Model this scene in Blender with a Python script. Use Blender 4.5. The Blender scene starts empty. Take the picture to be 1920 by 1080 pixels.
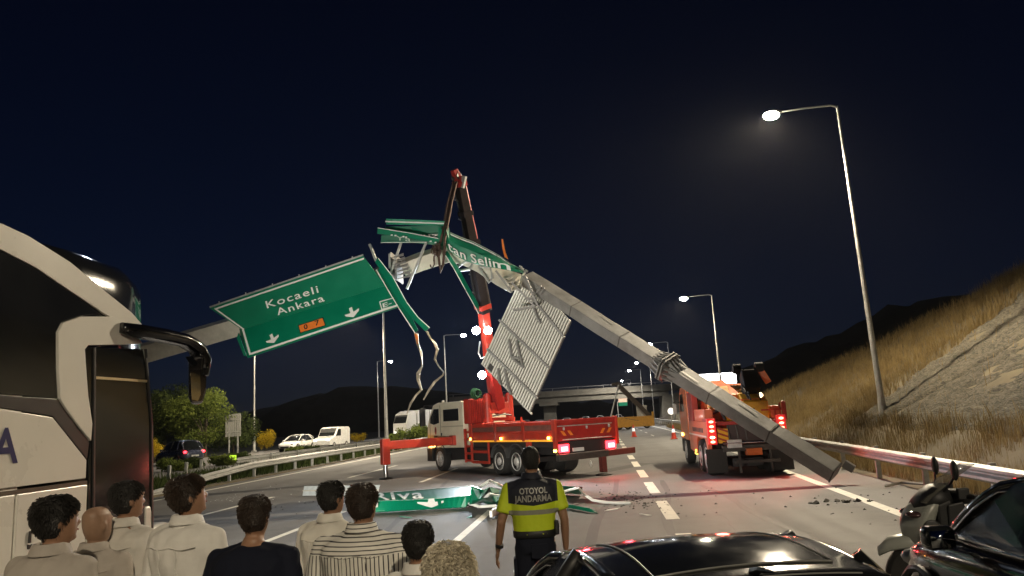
import bpy, bmesh, math, random
import numpy as np
from mathutils import Vector, Matrix, Euler, noise
random.seed(7); rng = np.random.default_rng(7)
R = math.radians
scene = bpy.context.scene
col = scene.collection

# ------------------------------------------------------------------ camera
W, H, F, CAM_H = 1920, 1080, 1387.0, 2.07
cam_d = bpy.data.cameras.new('camera'); cam = bpy.data.objects.new('camera', cam_d); col.objects.link(cam)
CR = Matrix.Rotation(R(6.2), 3, 'Z') @ Matrix.Rotation(math.pi/2 + R(9.97), 3, 'X') @ Matrix.Rotation(-0.058, 3, 'Z')
cam.matrix_world = Matrix.Translation((0, 0, CAM_H)) @ CR.to_4x4()
cam_d.sensor_width = 36; cam_d.lens = 36*F/W; cam_d.clip_start = .05; cam_d.clip_end = 3000
scene.camera = cam
scene.render.resolution_x, scene.render.resolution_y = 1024, 576

# ------------------------------------------------------------------ night sky, faint moon
world = bpy.data.worlds.new('World'); scene.world = world; world.use_nodes = True
wn = world.node_tree.nodes; wl = world.node_tree.links
sky = wn.new('ShaderNodeTexSky'); sky.sky_type = 'NISHITA'; sky.sun_disc = False
sky.sun_elevation = R(24); sky.sun_rotation = R(150); sky.ozone_density = 6; sky.dust_density = .3; sky.air_density = 1.0
tint = wn.new('ShaderNodeMix'); tint.data_type = 'RGBA'; tint.blend_type = 'MULTIPLY'; tint.inputs[0].default_value = 1
tint.inputs[7].default_value = (.62, .6, 1, 1)
wl.new(sky.outputs[0], tint.inputs[6]); wl.new(tint.outputs[2], wn['Background'].inputs[0])
wn['Background'].inputs[1].default_value = .00092
moon_d = bpy.data.lights.new('moon', 'SUN'); moon_d.energy = .012; moon_d.angle = R(.5); moon_d.color = (.75, .85, 1)
moon = bpy.data.objects.new('moon', moon_d); col.objects.link(moon)
moon.rotation_euler = (R(66), 0, R(-150))
vs = scene.view_settings
vs.view_transform = 'Standard'; vs.look = 'None'; vs.gamma = 1; vs.use_curve_mapping = False; vs.exposure = 1.15
scene.cycles.use_denoising = True
scene.cycles.max_bounces = 6; scene.cycles.diffuse_bounces = 2; scene.cycles.glossy_bounces = 3
scene.cycles.transmission_bounces = 5; scene.cycles.transparent_max_bounces = 8
scene.cycles.sample_clamp_indirect = 4; scene.cycles.caustics_reflective = False; scene.cycles.caustics_refractive = False

# ------------------------------------------------------------------ measuring helpers (photo pixel + distance -> place)
EYE = Vector((0, 0, CAM_H))
def ray(x, y): return CR @ Vector(((x-960)/F, (540-y)/F, -1))
def at(x, y, Y): d = ray(x, y); return EYE + d*(Y/d.y)
def gnd(x, y, z=0): d = ray(x, y); return EYE + d*((z-CAM_H)/d.z)
def on_x(x, y, X): d = ray(x, y); return EYE + d*(X/d.x)
def hit(x, y, p0, n): d = ray(x, y); return EYE + d*((p0-EYE).dot(n)/d.dot(n))

# ------------------------------------------------------------------ mesh helpers
class MB:
    """collects faces of one mesh"""
    def __init__(s): s.v = []; s.f = []; s.M = Matrix.Identity(4)
    def add(s, vs_, fs):
        b = len(s.v)
        for p in vs_:
            q = s.M @ Vector(p); s.v.append((q.x, q.y, q.z))
        for f in fs: s.f.append(tuple(i+b for i in f))
        return s
    def box(s, x0, x1, y0, y1, z0, z1):
        return s.add([(x0,y0,z0),(x1,y0,z0),(x1,y1,z0),(x0,y1,z0),(x0,y0,z1),(x1,y0,z1),(x1,y1,z1),(x0,y1,z1)],
                     [(3,2,1,0),(4,5,6,7),(0,1,5,4),(1,2,6,5),(2,3,7,6),(3,0,4,7)])
    def bar(s, a, b, w, h, up=(0,0,1), w2=None, h2=None):
        a = Vector(a); b = Vector(b); d = (b-a).normalized(); u = Vector(up)
        if abs(d.dot(u)) > .98: u = Vector((0,1,0))
        sx = d.cross(u).normalized(); uz = sx.cross(d).normalized()
        w2 = w if w2 is None else w2; h2 = h if h2 is None else h2
        p = [c + sx*i*ww/2 + uz*j*hh/2 for c, ww, hh in ((a,w,h),(b,w2,h2)) for i, j in ((-1,-1),(1,-1),(1,1),(-1,1))]
        return s.add(p, [(0,1,2,3),(7,6,5,4),(4,5,1,0),(5,6,2,1),(6,7,3,2),(7,4,0,3)])
    def cyl(s, a, b, r, r2=None, n=12, caps=True):
        return s.tube([a, b], [r, r if r2 is None else r2], n, caps)
    def tube(s, pts, r, n=8, caps=True):
        pts = [Vector(p) for p in pts]; k = len(pts)
        rs = r if isinstance(r, (list, tuple)) else [r]*k
        t0 = (pts[1]-pts[0]).normalized(); ref = Vector((0,0,1)) if abs(t0.z) < .9 else Vector((1,0,0))
        sx = t0.cross(ref).normalized(); vv = []; ff = []
        for i, p in enumerate(pts):
            t = (pts[min(i+1,k-1)]-pts[max(i-1,0)]).normalized()
            sx = (sx - t*sx.dot(t)).normalized(); sy = t.cross(sx)
            for j in range(n):
                a = 2*math.pi*j/n; vv.append(p + (sx*math.cos(a)+sy*math.sin(a))*rs[i])
        for i in range(k-1):
            for j in range(n):
                ff.append((i*n+j, i*n+(j+1)%n, (i+1)*n+(j+1)%n, (i+1)*n+j))
        if caps: ff += [tuple(range(n-1,-1,-1)), tuple(range((k-1)*n, k*n))]
        return s.add(vv, ff)
    def loft(s, rings, closed=True, caps=True):
        n = len(rings[0]); vv = [p for r in rings for p in r]; ff = []
        for i in range(len(rings)-1):
            for j in range(n if closed else n-1):
                ff.append((i*n+j, i*n+(j+1)%n, (i+1)*n+(j+1)%n, (i+1)*n+j))
        if caps and closed: ff += [tuple(range(n-1,-1,-1)), tuple(range((len(rings)-1)*n, len(rings)*n))]
        return s.add(vv, ff)
    def prism(s, poly, off):
        """poly: 3D points, swept by vector off"""
        n = len(poly); off = Vector(off); a = [Vector(p) for p in poly]
        return s.add(a+[p+off for p in a], [tuple(range(n-1,-1,-1)), tuple(range(n,2*n))]+[(i,(i+1)%n,n+(i+1)%n,n+i) for i in range(n)])
    def strip(s, pairs, off):
        """solid ribbon through (p, q) cross lines; off = thickness vector"""
        off = Vector(off); rings = []
        for p, q in pairs:
            p = Vector(p); q = Vector(q); rings.append([p, q, q+off, p+off])
        return s.loft(rings)
    def lathe(s, prof, n=16, axis='z', c=(0,0,0)):
        rings = []
        for r, h in prof:
            ring = []
            for j in range(n):
                a = 2*math.pi*j/n; x, y = r*math.cos(a), r*math.sin(a)
                p = {'z':(x,y,h),'y':(x,h,-y),'x':(h,x,y)}[axis]
                ring.append(Vector(p)+Vector(c))
            rings.append(ring)
        return s.loft(rings)
    def ball(s, c, rx, ry=None, rz=None, n=12, m=8):
        ry = rx if ry is None else ry; rz = rx if rz is None else rz; c = Vector(c)
        rings = []
        for i in range(m+1):
            t = math.pi*i/m; rr = max(math.sin(t), .02)
            rings.append([c+Vector((rx*rr*math.cos(2*math.pi*j/n), ry*rr*math.sin(2*math.pi*j/n), -rz*math.cos(t))) for j in range(n)])
        return s.loft(rings)
    def mesh(s, name):
        me = bpy.data.meshes.new(name); me.from_pydata([tuple(p) for p in s.v], [], s.f); me.update()
        return me
    def build(s, name, mat, parent=None, smooth=False, bevel=0, seg=2, fix=True):
        me = s.mesh(name)
        if fix:
            bm = bmesh.new(); bm.from_mesh(me); bmesh.ops.recalc_face_normals(bm, faces=bm.faces); bm.to_mesh(me); bm.free()
        o = bpy.data.objects.new(name, me); col.objects.link(o); o.parent = parent
        if isinstance(mat, (list, tuple)):
            for m in mat: me.materials.append(m)
        elif mat: me.materials.append(mat)
        if smooth:
            for p in me.polygons: p.use_smooth = True
            if smooth != 'all':
                me.set_sharp_from_angle(angle=R(40))
        if bevel:
            b = o.modifiers.new('bevel', 'BEVEL'); b.width = bevel; b.segments = seg; b.limit_method = 'ANGLE'; b.angle_limit = R(35)
        return o

def tag(o, label=None, cat=None, group=None, kind=None):
    if label: o['label'] = label
    if cat: o['category'] = cat
    if group: o['group'] = group
    if kind: o['kind'] = kind
    return o
def empty(name, loc=(0,0,0), rz=0, label=None, cat=None, group=None):
    o = bpy.data.objects.new(name, None); col.objects.link(o); o.empty_display_size = .2
    o.location = loc; o.rotation_euler = (0, 0, rz)
    return tag(o, label, cat, group)
def copy_tree(o, parent=None):
    c = o.copy(); col.objects.link(c); c.parent = parent
    for ch in o.children: copy_tree(ch, c)
    return c
def text2d(txt, size=1.0, spacing=1.0, bold=.0):
    cu = bpy.data.curves.new('txt', 'FONT'); cu.body = txt; cu.size = size; cu.space_character = spacing; cu.offset = bold
    cu.resolution_u = 3; cu.align_x = 'LEFT'
    o = bpy.data.objects.new('txt', cu); col.objects.link(o)
    me = bpy.data.meshes.new_from_object(o)
    v = [(p.co.x, p.co.y) for p in me.vertices]; f = [tuple(p.vertices) for p in me.polygons]
    bpy.data.objects.remove(o); bpy.data.curves.remove(cu); bpy.data.meshes.remove(me)
    xs = [p[0] for p in v]; x0, x1 = min(xs), max(xs); y1 = max(p[1] for p in v)
    return [((x-x0)/(x1-x0), y/size) for x, y in v], f
def lettering(name, txt, p0, p1, up, mat, parent=None, lift=None, spacing=1.05, bold=.0, fn=None):
    """flat print: baseline p0 -> p1, cap height vector up (default font: cap height .73 of size)"""
    v, f = text2d(txt, 1.0, spacing, bold); p0 = Vector(p0); p1 = Vector(p1); up = Vector(up)/.73
    n = Vector(lift) if lift is not None else Vector((0,0,0))
    mb = MB()
    mb.add([(fn(a, b) if fn else p0+(p1-p0)*a+up*b)+n for a, b in v], f)
    return mb.build(name, mat, parent, fix=False)

# ------------------------------------------------------------------ materials
MATS = {}
def mat(name, c, rough=.5, metal=0, var=.12, scale=6, bump=0, bscale=40, coat=0, emit=None, alpha=1, dirt=0, trans=0, stretch=None, spec=.5):
    if name in MATS: return MATS[name]
    m = bpy.data.materials.new(name); m.use_nodes = True; nt = m.node_tree; n = nt.nodes; l = nt.links
    b = n['Principled BSDF']; MATS[name] = m
    b.inputs['Roughness'].default_value = rough; b.inputs['Metallic'].default_value = metal
    b.inputs['Coat Weight'].default_value = coat; b.inputs['Coat Roughness'].default_value = .06
    b.inputs['Alpha'].default_value = alpha; b.inputs['Transmission Weight'].default_value = trans
    b.inputs['Specular IOR Level'].default_value = spec
    base = (*c, 1); b.inputs['Base Color'].default_value = base
    tc = n.new('ShaderNodeTexCoord'); src = tc.outputs['Object']
    if stretch:
        mp = n.new('ShaderNodeMapping'); mp.inputs['Scale'].default_value = stretch; l.new(src, mp.inputs[0]); src = mp.outputs[0]
    if var or dirt:
        t = n.new('ShaderNodeTexNoise'); t.inputs['Scale'].default_value = scale; t.inputs['Detail'].default_value = 6; t.inputs['Roughness'].default_value = .65
        l.new(src, t.inputs['Vector'])
        r = n.new('ShaderNodeMapRange'); r.inputs[1].default_value = .3; r.inputs[2].default_value = .7
        r.inputs[3].default_value = 1-var; r.inputs[4].default_value = 1+var; l.new(t.outputs[0], r.inputs[0])
        mx = n.new('ShaderNodeMix'); mx.data_type = 'RGBA'; mx.blend_type = 'MULTIPLY'; mx.inputs[0].default_value = 1
        mx.inputs[6].default_value = base; l.new(r.outputs[0], mx.inputs[7]); out = mx.outputs[2]
        if dirt:
            t2 = n.new('ShaderNodeTexNoise'); t2.inputs['Scale'].default_value = scale*.45; t2.inputs['Detail'].default_value = 9; t2.inputs['Roughness'].default_value = .75
            l.new(src, t2.inputs['Vector'])
            r2 = n.new('ShaderNodeMapRange'); r2.inputs[1].default_value = .48; r2.inputs[2].default_value = .72; r2.inputs[4].default_value = dirt; l.new(t2.outputs[0], r2.inputs[0])
            m2 = n.new('ShaderNodeMix'); m2.data_type = 'RGBA'; l.new(r2.outputs[0], m2.inputs[0]); l.new(out, m2.inputs[6]); m2.inputs[7].default_value = (.06,.05,.04,1); out = m2.outputs[2]
        l.new(out, b.inputs['Base Color'])
        rr = n.new('ShaderNodeMapRange'); rr.inputs[3].default_value = max(rough-.1,.02); rr.inputs[4].default_value = min(rough+.12,1); l.new(t.outputs[0], rr.inputs[0]); l.new(rr.outputs[0], b.inputs['Roughness'])
    if bump:
        t3 = n.new('ShaderNodeTexNoise'); t3.inputs['Scale'].default_value = bscale; t3.inputs['Detail'].default_value = 4; l.new(src, t3.inputs['Vector'])
        bp = n.new('ShaderNodeBump'); bp.inputs['Strength'].default_value = bump; bp.inputs['Distance'].default_value = .02; l.new(t3.outputs[0], bp.inputs['Height']); l.new(bp.outputs[0], b.inputs['Normal'])
    if emit:
        b.inputs['Emission Color'].default_value = (*emit[0], 1); b.inputs['Emission Strength'].default_value = emit[1]
    return m
def glass(name, c=(.02,.022,.025), alpha=.55, rough=.03):
    return mat(name, c, rough, var=.05, alpha=alpha, spec=.8)

galv   = mat('galvanised', (.42,.42,.40), .5, .35, .2, 5, .15, 30, dirt=.25)
gantrym= mat('gantry_paint', (.25,.245,.235), .55, .1, .22, 1.3, .25, 9, dirt=.55)
green  = mat('sign_green', (.0,.16,.085), .32, 0, .1, 2, .06, 6, spec=.6)
white_p= mat('sign_white', (.78,.78,.74), .4, 0, .06, 8)
orange_p=mat('sign_orange', (.75,.2,.03), .4, 0, .1, 8)
black_p= mat('print_black', (.01,.01,.012), .5, 0, .1)
alu    = mat('aluminium_sheet', (.72,.7,.64), .5, .1, .08, 4, .05, 20, dirt=.06)
red_p  = mat('red_paint', (.46,.035,.018), .42, 0, .22, 2.2, .08, 20, coat=.2, dirt=.5)
red_d  = mat('dark_red_paint', (.33,.018,.015), .4, 0, .2, 3, .05, 20, coat=.2, dirt=.35)
cream  = mat('cab_cream', (.86,.79,.62), .35, 0, .06, 3, coat=.4, dirt=.15)
rubber = mat('tyre_rubber', (.018,.017,.016), .8, 0, .3, 12, .3, 80)
steel  = mat('rim_steel', (.58,.57,.55), .45, .15, .15, 9, dirt=.3)
dark   = mat('dark_chassis', (.022,.02,.02), .6, 0, .3, 7, .1, 30)
dark_m = mat('dark_metal', (.07,.065,.06), .45, .5, .25, 8)
chrome = mat('chrome_steel', (.65,.65,.66), .12, 1, .05)
yel_p  = mat('yellow_paint', (.62,.3,.015), .42, 0, .15, 3, coat=.2, dirt=.25)
orange_t=mat('orange_paint', (.62,.13,.02), .4, 0, .15, 3, coat=.3, dirt=.25)
blackgl= mat('black_gloss', (.006,.006,.007), .06, 0, .1, 5, spec=.6, coat=.6)
carpaint=mat('car_black_paint', (.012,.013,.013), .16, .3, .15, 40, coat=1)
wglass = glass('window_glass', (.012,.014,.016), .72)
clear  = glass('clear_glass', (.3,.33,.33), .22)
plast  = mat('black_plastic', (.015,.015,.016), .5, 0, .2, 12, .1, 90)
amber  = mat('amber_lamp', (.8,.35,.03), .3, emit=((1,.42,.06), 9), var=0)
tail   = mat('tail_lamp', (.7,.02,.02), .3, emit=((1,.02,.03), 5), var=0)
tailhot= mat('tail_lamp_core', (.9,.2,.2), .3, emit=((1,.2,.22), 5), var=0)
headl  = mat('head_lamp', (.9,.9,.9), .2, emit=((.95,.97,1), 22), var=0)
lampl  = mat('street_lamp_lens', (1,.95,.8), .3, emit=((1,.9,.66), 220), var=0)
lampw  = mat('far_lamp_lens', (1,1,.95), .3, emit=((.95,.97,1), 60), var=0)
def light(name, kind, loc, power, colr, parent=None, aim=None, size=.1, spot=150, blend=.5):
    d = bpy.data.lights.new(name, kind); d.energy = power; d.color = colr
    if kind == 'AREA': d.size = size
    else: d.shadow_soft_size = size
    if kind == 'SPOT': d.spot_size = R(spot); d.spot_blend = blend
    o = bpy.data.objects.new(name, d); col.objects.link(o); o.parent = parent; o.location = loc
    if aim is not None:
        o.rotation_euler = (Vector(aim)-Vector(loc)).to_track_quat('-Z', 'Y').to_euler()
    return o
# ================================================================== THE SETTING
def asphalt():
    m = bpy.data.materials.new('asphalt'); m.use_nodes = True; nt = m.node_tree; n = nt.nodes; l = nt.links; b = n['Principled BSDF']
    tc = n.new('ShaderNodeTexCoord'); o = tc.outputs['Object']
    def nz(scale, det, st=None, rg=.6):
        t = n.new('ShaderNodeTexNoise'); t.inputs['Scale'].default_value = scale; t.inputs['Detail'].default_value = det; t.inputs['Roughness'].default_value = rg
        if st:
            mp = n.new('ShaderNodeMapping'); mp.inputs['Scale'].default_value = st; l.new(o, mp.inputs[0]); l.new(mp.outputs[0], t.inputs['Vector'])
        else: l.new(o, t.inputs['Vector'])
        return t.outputs[0]
    def ramp(src, a, bb, lo, hi):
        r = n.new('ShaderNodeMapRange'); r.inputs[1].default_value = a; r.inputs[2].default_value = bb; r.inputs[3].default_value = lo; r.inputs[4].default_value = hi; l.new(src, r.inputs[0]); return r.outputs[0]
    def mul(a, bb):
        k = n.new('ShaderNodeMath'); k.operation = 'MULTIPLY'; l.new(a, k.inputs[0]); l.new(bb, k.inputs[1]); return k.outputs[0]
    grain = ramp(nz(140, 2), .25, .75, .55, 1.5)
    patch = ramp(nz(.35, 5), .3, .7, .75, 1.25)
    track = ramp(nz(1.0, 4, (1.1, .03, 1)), .3, .7, .84, 1.16)
    stain = ramp(nz(.8, 9, None, .8), .54, .7, 1, .6)
    v = mul(mul(grain, patch), mul(track, stain))
    mx = n.new('ShaderNodeMix'); mx.data_type = 'RGBA'; mx.blend_type = 'MULTIPLY'; mx.inputs[0].default_value = 1
    mx.inputs[6].default_value = (.098,.093,.089,1); l.new(v, mx.inputs[7]); l.new(mx.outputs[2], b.inputs['Base Color'])
    l.new(ramp(track, .8, 1.2, .62, .85), b.inputs['Roughness'])
    bp = n.new('ShaderNodeBump'); bp.inputs['Strength'].default_value = .35; bp.inputs['Distance'].default_value = .008; l.new(nz(170, 2), bp.inputs['Height']); l.new(bp.outputs[0], b.inputs['Normal'])
    return m
asph = asphalt()
def worn_paint():
    m = mat('road_marking', (.62,.6,.53), .6, 0, .15, 3, .2, 120)
    nt = m.node_tree; n = nt.nodes; l = nt.links; b = n['Principled BSDF']
    t = n.new('ShaderNodeTexNoise'); t.inputs['Scale'].default_value = 9; t.inputs['Detail'].default_value = 10; t.inputs['Roughness'].default_value = .8
    tc = n.new('ShaderNodeTexCoord'); l.new(tc.outputs['Object'], t.inputs['Vector'])
    r = n.new('ShaderNodeMapRange'); r.inputs[1].default_value = .56; r.inputs[2].default_value = .66; r.inputs[3].default_value = 0; r.inputs[4].default_value = .75; l.new(t.outputs[0], r.inputs[0])
    old = b.inputs['Base Color'].links[0].from_socket
    mx = n.new('ShaderNodeMix'); mx.data_type = 'RGBA'; l.new(r.outputs[0], mx.inputs[0]); l.new(old, mx.inputs[6]); mx.inputs[7].default_value = (.13,.12,.11,1); l.new(mx.outputs[2], b.inputs['Base Color'])
    return m
paint = worn_paint()
earth = mat('dry_earth', (.11,.09,.055), .95, 0, .35, .5, .4, 6, dirt=.3)
soil_dark = mat('dark_scrub', (.02,.024,.012), .95, 0, .4, .3, .4, 3)

def sheet(name, pts, m, z=0, kind='structure', parent=None):
    mb = MB(); mb.add([(p[0], p[1], z if len(p) < 3 else p[2]) for p in pts], [tuple(range(len(pts)))])
    o = mb.build(name, m, parent, fix=False)
    if kind and not parent: o['kind'] = kind
    return o
# ground sheet to the horizon, then the carriageways laid on it
gr = sheet('ground', [(-900,-300),(900,-300),(900,2400),(-900,2400)], soil_dark, -.12)
road = MB(); ys = list(range(-60, 420, 12))
def redge(Y): return 5.02 + .033*max(min(Y,60)-14, -40) if Y > 0 else 4.55   # inner edge of the right border line
rings = []
for Y in ys: rings.append([(-16.2, Y, 0), (redge(Y)+1.75, Y, 0), (redge(Y)+1.75, Y, -.3), (-16.2, Y, -.3)])
road = road.loft(rings).build('road', asph); road['kind'] = 'structure'
opp = MB(); opp.box(-34, -20.6, -60, 420, -.3, .25); opp = opp.build('opposite_carriageway', asph); opp['kind'] = 'structure'
# painted markings (4 mm proud), each stroke its own piece of the road
def stroke(x0, x1, y0, y1, z=.004, fx=None):
    mb = MB(); n = max(1, int((y1-y0)/6)); r = []
    for i in range(n+1):
        Y = y0+(y1-y0)*i/n; dx = fx(Y) if fx else 0
        r.append([(x0+dx,Y,z),(x1+dx,Y,z)])
    mb.loft(r, closed=False, caps=False)
    return mb.build('lane_marking', paint, road, fix=False)
stroke(-15.45, -15.2, -40, 400)
for i in range(-3, 24): stroke(-10.82, -10.66, 17.1-.9+14.8*i-.0, 23.7+14.8*i)
for i in range(-3, 24): stroke(-6.68, -6.52, 11.9+14.8*i, 18.7+14.8*i)
for i in range(-3, 24): stroke(-2.78, -2.62, 11.2+14.8*i, 17.6+14.8*i)
for i in range(-6, 30): stroke(1.08, 1.34, 14.9+4.7*i, 17.9+4.7*i)
stroke(0, .24, -40, 60, fx=redge); stroke(0, .2, 60, 400, fx=redge)
for i in range(0, 8): stroke(4.05, 4.17, 62+9*i, 65.4+9*i)
seal = mat('crack_sealant', (.03,.028,.027), .6, 0, .2, 9)
def ground_line(name, pts, w, m, z=.0035):
    mb = MB(); P = [Vector((x, y, z)) for x, y in pts]; rows = []
    for i, p in enumerate(P):
        d = (P[min(i+1,len(P)-1)]-P[max(i-1,0)]).normalized(); s = Vector((-d.y,d.x,0))*w*.5*random.uniform(.6,1.2); rows.append([p-s, p+s])
    mb.loft(rows, closed=False, caps=False); return mb.build(name, m, road, fix=False)
for k in range(9):
    x, y = random.uniform(-9,5), random.uniform(7,26); a = random.choice((random.uniform(-.2,.2), 1.5+random.uniform(-.2,.2))); pts = []
    for i in range(random.randint(8,18)): pts.append((x, y)); a += random.uniform(-.35,.35)*.5; x += math.sin(a)*.45; y += math.cos(a)*.45
    ground_line('crack', pts, .022, seal)
skid = mat('skid_rubber', (.05,.047,.045), .7, 0, .4, 5, stretch=(3,.3,1))
for x0, y0, x1, y1 in ((-.6,9,.4,24),(.75,9.3,1.7,23),(-4.2,12,-5.6,27),(3.0,11,2.6,21)):
    ground_line('skid_mark', [(x0+(x1-x0)*i/12+.06*math.sin(i*.9), y0+(y1-y0)*i/12) for i in range(13)], .17, skid, .0028)
sheet('tyre_mark', [(-4.2,21,.003),(-3.4,20.6,.003),(2.0,30.5,.003),(1.4,31,.003)], mat('old_patch', (.062,.057,.055), .75, 0, .2, 6, .3, 150), parent=road)

# --- right verge: concrete lip, grass strip, bank with stone blanket
BX, BS = 9.0, .62
def crest(Y):
    k = [(-40,26),(0,22),(25,13),(34,9.4),(40,8.1),(42.2,6.7),(46,5.8),(50,4.7),(57,3.6),(60.6,2.6),(66,1.6),(80,1.4),(120,1.2),(400,1)]
    for (a, za), (b, zb) in zip(k, k[1:]):
        if Y <= b: return za+(zb-za)*max(0,(Y-a))/(b-a)
    return 1
def bank_z(x, Y):
    if x < BX: z = -.05+.1*(x-7.2)/(BX-7.2)
    else: z = .05+(x-BX)*BS
    c = crest(Y); over = z-c
    if over > 0: z = c + (over*.12 if over < 4 else .48)
    return z
bm_v = []; bm_f = []; nx, ny = 90, 230
X_ = [6.6+ (i/(nx-1))**1.5*55 for i in range(nx)]; Y_ = [-20+j*(150/(ny-1)) for j in range(ny)]
for j in range(ny):
    for i in range(nx):
        x, y = X_[i], Y_[j]; z = bank_z(x, y)
        a = min(1, max(0, (x-8.2)/2))
        z += a*(noise.noise((x*.5, y*.5, 0))*.22 + noise.noise((x*1.7, y*1.7, 3))*.07)
        bm_v.append((x, y, z))
for j in range(ny-1):
    for i in range(nx-1): bm_f.append((j*nx+i, j*nx+i+1, (j+1)*nx+i+1, (j+1)*nx+i))
mb = MB(); mb.v = bm_v; mb.f = bm_f
bank = mb.build('embankment', earth, smooth='all', fix=False); bank['kind'] = 'structure'

# stone blanket on the bank (rough hand-laid rubble facing), a shallow drain groove across it
def rubble_mat():
    m = bpy.data.materials.new('rubble_facing'); m.use_nodes = True; nt = m.node_tree; n = nt.nodes; l = nt.links; b = n['Principled BSDF']
    tc = n.new('ShaderNodeTexCoord'); mp = n.new('ShaderNodeMapping'); mp.inputs['Rotation'].default_value = (0,0,R(20)); mp.inputs['Scale'].default_value = (2.6,1.0,2.0); l.new(tc.outputs['Object'], mp.inputs[0])
    t = n.new('ShaderNodeTexNoise'); t.inputs['Scale'].default_value = 2.2; t.inputs['Detail'].default_value = 9; t.inputs['Distortion'].default_value = 2.4; t.inputs['Roughness'].default_value = .68; l.new(mp.outputs[0], t.inputs['Vector'])
    v = n.new('ShaderNodeTexVoronoi'); v.feature = 'DISTANCE_TO_EDGE'; v.inputs['Scale'].default_value = 3.4; l.new(t.outputs[1], v.inputs['Vector'])
    c = n.new('ShaderNodeValToRGB'); c.color_ramp.elements[0].position = .36; c.color_ramp.elements[0].color = (.02,.017,.012,1); c.color_ramp.elements[1].position = .66; c.color_ramp.elements[1].color = (.125,.11,.078,1)  # dark ramp end paints shading contrast into the noise hollows
    l.new(t.outputs[0], c.inputs[0]); l.new(c.outputs[0], b.inputs['Base Color']); b.inputs['Roughness'].default_value = .92
    bp = n.new('ShaderNodeBump'); bp.inputs['Strength'].default_value = .8; bp.inputs['Distance'].default_value = .12; l.new(t.outputs[0], bp.inputs['Height']); l.new(bp.outputs[0], b.inputs['Normal'])
    return m
rub_v = []; rub_f = []; ru, rw = 300, 220
def edge_l(t): return 33.2 + (35.2-33.2)*t          # far edge of the facing up the bank
gA = Vector((11.4, 30.0)); gB = Vector((15.8, 27.2))   # drain groove
for j in range(rw):
    t = j/(rw-1); x = 10.4 + t*17
    for i in range(ru):
        y = edge_l(t) - (i/(ru-1))*40 + .25*noise.noise((t*9, i*.02, 5))
        z = bank_z(x, y)
        f1 = noise.noise((x*2.3+.6*y, y*.9-.5*x, 1)); f2 = noise.noise((x*5+2*y, y*2.2-1.2*x, 9))
        z += .12 + .15*f1 + .1*f2 + .05*noise.noise((x*11+3*y, y*5-2*x, 4))
        p = Vector((x, y)); d = gB-gA; k = (p-gA).dot(d)/d.length_squared; dist = (p-(gA+d*k)).length
        if dist < .32 and -.2 < k < 3.0: z -= .3*(1-dist/.32)
        if i == 0 or j == 0: z -= .25
        rub_v.append((x, y, z))
for j in range(rw-1):
    for i in range(ru-1): rub_f.append((j*ru+i, (j+1)*ru+i, (j+1)*ru+i+1, j*ru+i+1))
mb = MB(); mb.v = rub_v; mb.f = rub_f
rub = mb.build('stone_facing', rubble_mat(), smooth='all', fix=False); tag(rub, 'rough stone facing on the right bank with a drain groove', 'bank facing')

# --- dry grass: one mass of blades
def grass_mat(name, c1, c2):
    m = bpy.data.materials.new(name); m.use_nodes = True; nt = m.node_tree; n = nt.nodes; l = nt.links; b = n['Principled BSDF']
    tc = n.new('ShaderNodeTexCoord'); t = n.new('ShaderNodeTexNoise'); t.inputs['Scale'].default_value = 1.1; t.inputs['Detail'].default_value = 6; t.inputs['Roughness'].default_value = .8; l.new(tc.outputs['Object'], t.inputs['Vector'])
    c = n.new('ShaderNodeValToRGB'); c.color_ramp.elements[0].position = .35; c.color_ramp.elements[0].color = (*c1,1); c.color_ramp.elements[1].position = .65; c.color_ramp.elements[1].color = (*c2,1)
    l.new(t.outputs[0], c.inputs[0]); l.new(c.outputs[0], b.inputs['Base Color']); b.inputs['Roughness'].default_value = .95; b.inputs['Specular IOR Level'].default_value = .15
    tr = n.new('ShaderNodeBsdfTranslucent'); l.new(c.outputs[0], tr.inputs[0]); ms = n.new('ShaderNodeMixShader'); ms.inputs[0].default_value = .42; l.new(b.outputs[0], ms.inputs[1]); l.new(tr.outputs[0], ms.inputs[2]); l.new(ms.outputs[0], n['Material Output'].inputs[0])
    return m
straw = grass_mat('dry_grass', (.15,.1,.042), (.36,.28,.14)); straw2 = grass_mat('bank_grass', (.1,.07,.028), (.3,.22,.1))
weed = grass_mat('green_weed', (.02,.035,.008), (.07,.09,.025))
def blades(name, spots, hmin, hmax, w, m, label, lean=.35, cat='grass', bx=3):
    """spots: array of (x,y,z); each a bent blade of two quads"""
    k = len(spots); P = np.asarray(spots, float); hh = rng.uniform(hmin, hmax, k)*rng.uniform(.6,1.15,k); a = rng.uniform(0, 2*np.pi, k); la = rng.uniform(0, 2*np.pi, k); ll = rng.uniform(.05, lean, k)*hh
    dx, dy = np.cos(a)*w/2, np.sin(a)*w/2; lx, ly = np.cos(la)*ll, np.sin(la)*ll
    V = np.zeros((k,5,3))
    V[:,0] = P+np.stack([dx,dy,0*dx],1); V[:,1] = P-np.stack([dx,dy,0*dx],1)
    V[:,2] = P+np.stack([-dx*.7+lx*.35,-dy*.7+ly*.35,hh*.6],1); V[:,3] = P+np.stack([dx*.7+lx*.35,dy*.7+ly*.35,hh*.6],1)
    V[:,4] = P+np.stack([lx,ly,hh],1)
    V = V.reshape(-1,3); i = np.arange(k)*5
    fs = [(int(j),int(j)+1,int(j)+2,int(j)+3) for j in i]+[(int(j)+3,int(j)+2,int(j)+4) for j in i]
    me = bpy.data.meshes.new(name); me.from_pydata(V.tolist(), [], fs); me.materials.append(m)
    o = bpy.data.objects.new(name, me); col.objects.link(o); tag(o, label, cat, kind='stuff'); return o
sp = []
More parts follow.
